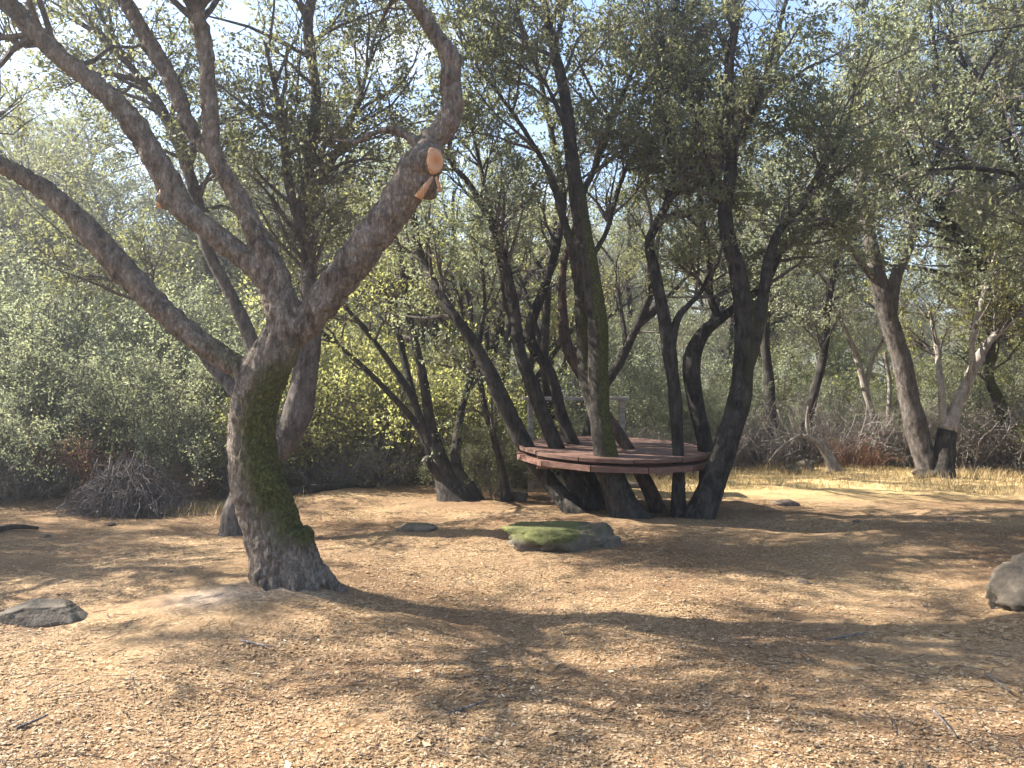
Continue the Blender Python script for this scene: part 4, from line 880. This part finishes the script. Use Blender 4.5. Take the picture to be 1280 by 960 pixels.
ax = np.stack([np.cos(a), np.sin(a), 0 * a], -1); ax = norm(ax - nn * np.sum(ax * nn, -1, keepdims=True)); sd = np.cross(nn, ax)
s = 0.0155 * RNG.lognormal(0, 0.38, NL)[:, None]; wd = s * RNG.uniform(0.35, 0.6, NL)[:, None]; c = np.stack([xx, yy, zz_], -1); up = nn * s * RNG.uniform(-0.1, 0.28, NL)[:, None]
V = np.stack([c - ax * s / 2 + up * 0.5, c + sd * wd / 2 + up * 0.4, c + ax * s / 2 + up, c - sd * wd / 2 + up * 0.4], 1).reshape(-1, 3)
ml, n, b = mat('fallen_leaf'); at_ = N(n, 'ShaderNodeAttribute', attribute_name='tint')
r1 = ramp(n, [(0.0, (0.118, 0.066, 0.031)), (0.3, (0.200, 0.121, 0.059)), (0.6, (0.266, 0.182, 0.104)), (0.9, (0.326, 0.240, 0.146)), (1.0, (0.414, 0.335, 0.250))])
n.links.new(at_.outputs['Fac'], r1.inputs['Fac']); n.links.new(r1.outputs['Color'], b.inputs['Base Color']); b.inputs['Roughness'].default_value = 0.7; b.inputs['Specular IOR Level'].default_value = 0.3
lf = mesh_np('leaf_litter', V, np.arange(NL * 4).reshape(-1, 4), ml, smooth=False, attrs={'tint': np.repeat(RNG.uniform(0, 1, NL), 4)})
tag(lf, 'dry tan oak leaves strewn over the clearing floor and the table', 'leaf litter', kind='stuff')

nt_ = 2600; yy = 3.0 + 8.5 * RNG.uniform(0, 1, nt_) ** 1.3; xx = RNG.uniform(-0.75, 0.75, nt_) * yy; a = RNG.uniform(0, 6.28, nt_)
dv = np.stack([np.cos(a), np.sin(a), RNG.normal(size=nt_) * 0.08], -1); ln = RNG.lognormal(-2.7, 0.5, nt_)[:, None]
Q = np.zeros((nt_, 4, 3)); Q[:, 0] = np.stack([xx, yy, gz_np(xx, yy) + 0.018], -1)
for k in range(1, 4):
    dv = norm(dv + RNG.normal(size=(nt_, 3)) * np.array([0.25, 0.25, 0.05])); Q[:, k] = Q[:, k - 1] + dv * ln / 2
V, F = batch_tubes(Q, RNG.uniform(0.0012, 0.0032, nt_)[:, None] * np.linspace(1, 0.5, 4)[None], 3)
tag(mesh_np('twig_litter', V, F, TWIG), 'small broken twigs scattered through the leaf litter', 'twigs', kind='stuff')

def grass(name, label, xx, yy, hmin, hmax, width):
    n_ = len(xx); z0 = gz_np(xx, yy); h = (hmin + (hmax - hmin) * RNG.uniform(0, 1, n_) ** 1.6 * np.clip(fbm(np.stack([xx * 1.3, yy * 1.3, xx * 0], -1), 3, 12) * 2.4 - 0.2, 0.2, 1.5))[:, None]; a = RNG.uniform(0, 6.28, n_)
    sd = np.stack([np.cos(a), np.sin(a), 0 * a], -1) * width; ln = np.stack([RNG.normal(size=n_) * 0.4, RNG.normal(size=n_) * 0.4, np.ones(n_)], -1); ln = norm(ln) * h
    ln2 = ln * 0.5; ln2[:, 2] += h[:, 0] * 0.06; c = np.stack([xx, yy, z0 - 0.01], -1)
    V = np.stack([c - sd, c + sd, c + ln2 + sd * 0.7, c + ln2 - sd * 0.7, c + ln], 1).reshape(-1, 3); k = (np.arange(n_) * 5)[:, None]
    o = mesh_np(name, V, [k + np.array([[0, 1, 2, 3]]), k + np.array([[3, 2, 4]])], mgr, smooth=False, attrs={'tint': np.repeat(RNG.uniform(0, 1, n_), 5)})
    return tag(o, label, 'grass', kind='stuff')
mgr, n, b = mat('dry_grass'); at_ = N(n, 'ShaderNodeAttribute', attribute_name='tint'); r1 = ramp(n, [(0, (0.266, 0.185, 0.074)), (0.5, (0.400, 0.296, 0.141)), (1, (0.503, 0.400, 0.229))]); n.links.new(at_.outputs['Fac'], r1.inputs['Fac']); n.links.new(r1.outputs['Color'], b.inputs['Base Color']); b.inputs['Roughness'].default_value = 0.6
tl = N(n, 'ShaderNodeBsdfTranslucent'); n.links.new(r1.outputs['Color'], tl.inputs['Color']); ms_ = N(n, 'ShaderNodeMixShader'); ms_.inputs['Fac'].default_value = 0.3
n.links.new(b.outputs['BSDF'], ms_.inputs[1]); n.links.new(tl.outputs['BSDF'], ms_.inputs[2]); n.links.new(ms_.outputs['Shader'], n.nodes['Material Output'].inputs['Surface'])
ng = 44000; yy = RNG.uniform(11.0, 16, ng); xx = RNG.uniform(2.0, 13.5, ng)
ok = fbm(np.stack([xx * 0.8, yy * 0.8, xx * 0], -1), 3, 71) + np.clip((xx - 2) / 8, 0, 0.3) + np.clip((yy - 12.3) / 3, -0.4, 0.2) + RNG.uniform(-0.1, 0.1, ng) > 0.58
grass('dry_grass', 'golden dry grass along the right edge of the clearing', xx[ok], yy[ok], 0.04, 0.20, 0.0035)
ng = 5000; cg = ground_at(245, 640); xx = cg[0] + RNG.normal(size=ng) * 0.45; yy = cg[1] + 0.4 + RNG.normal(size=ng) * 0.3
grass('dry_grass', 'small patch of golden grass between the brush pile and the sawn oak', xx, yy, 0.06, 0.22, 0.004)
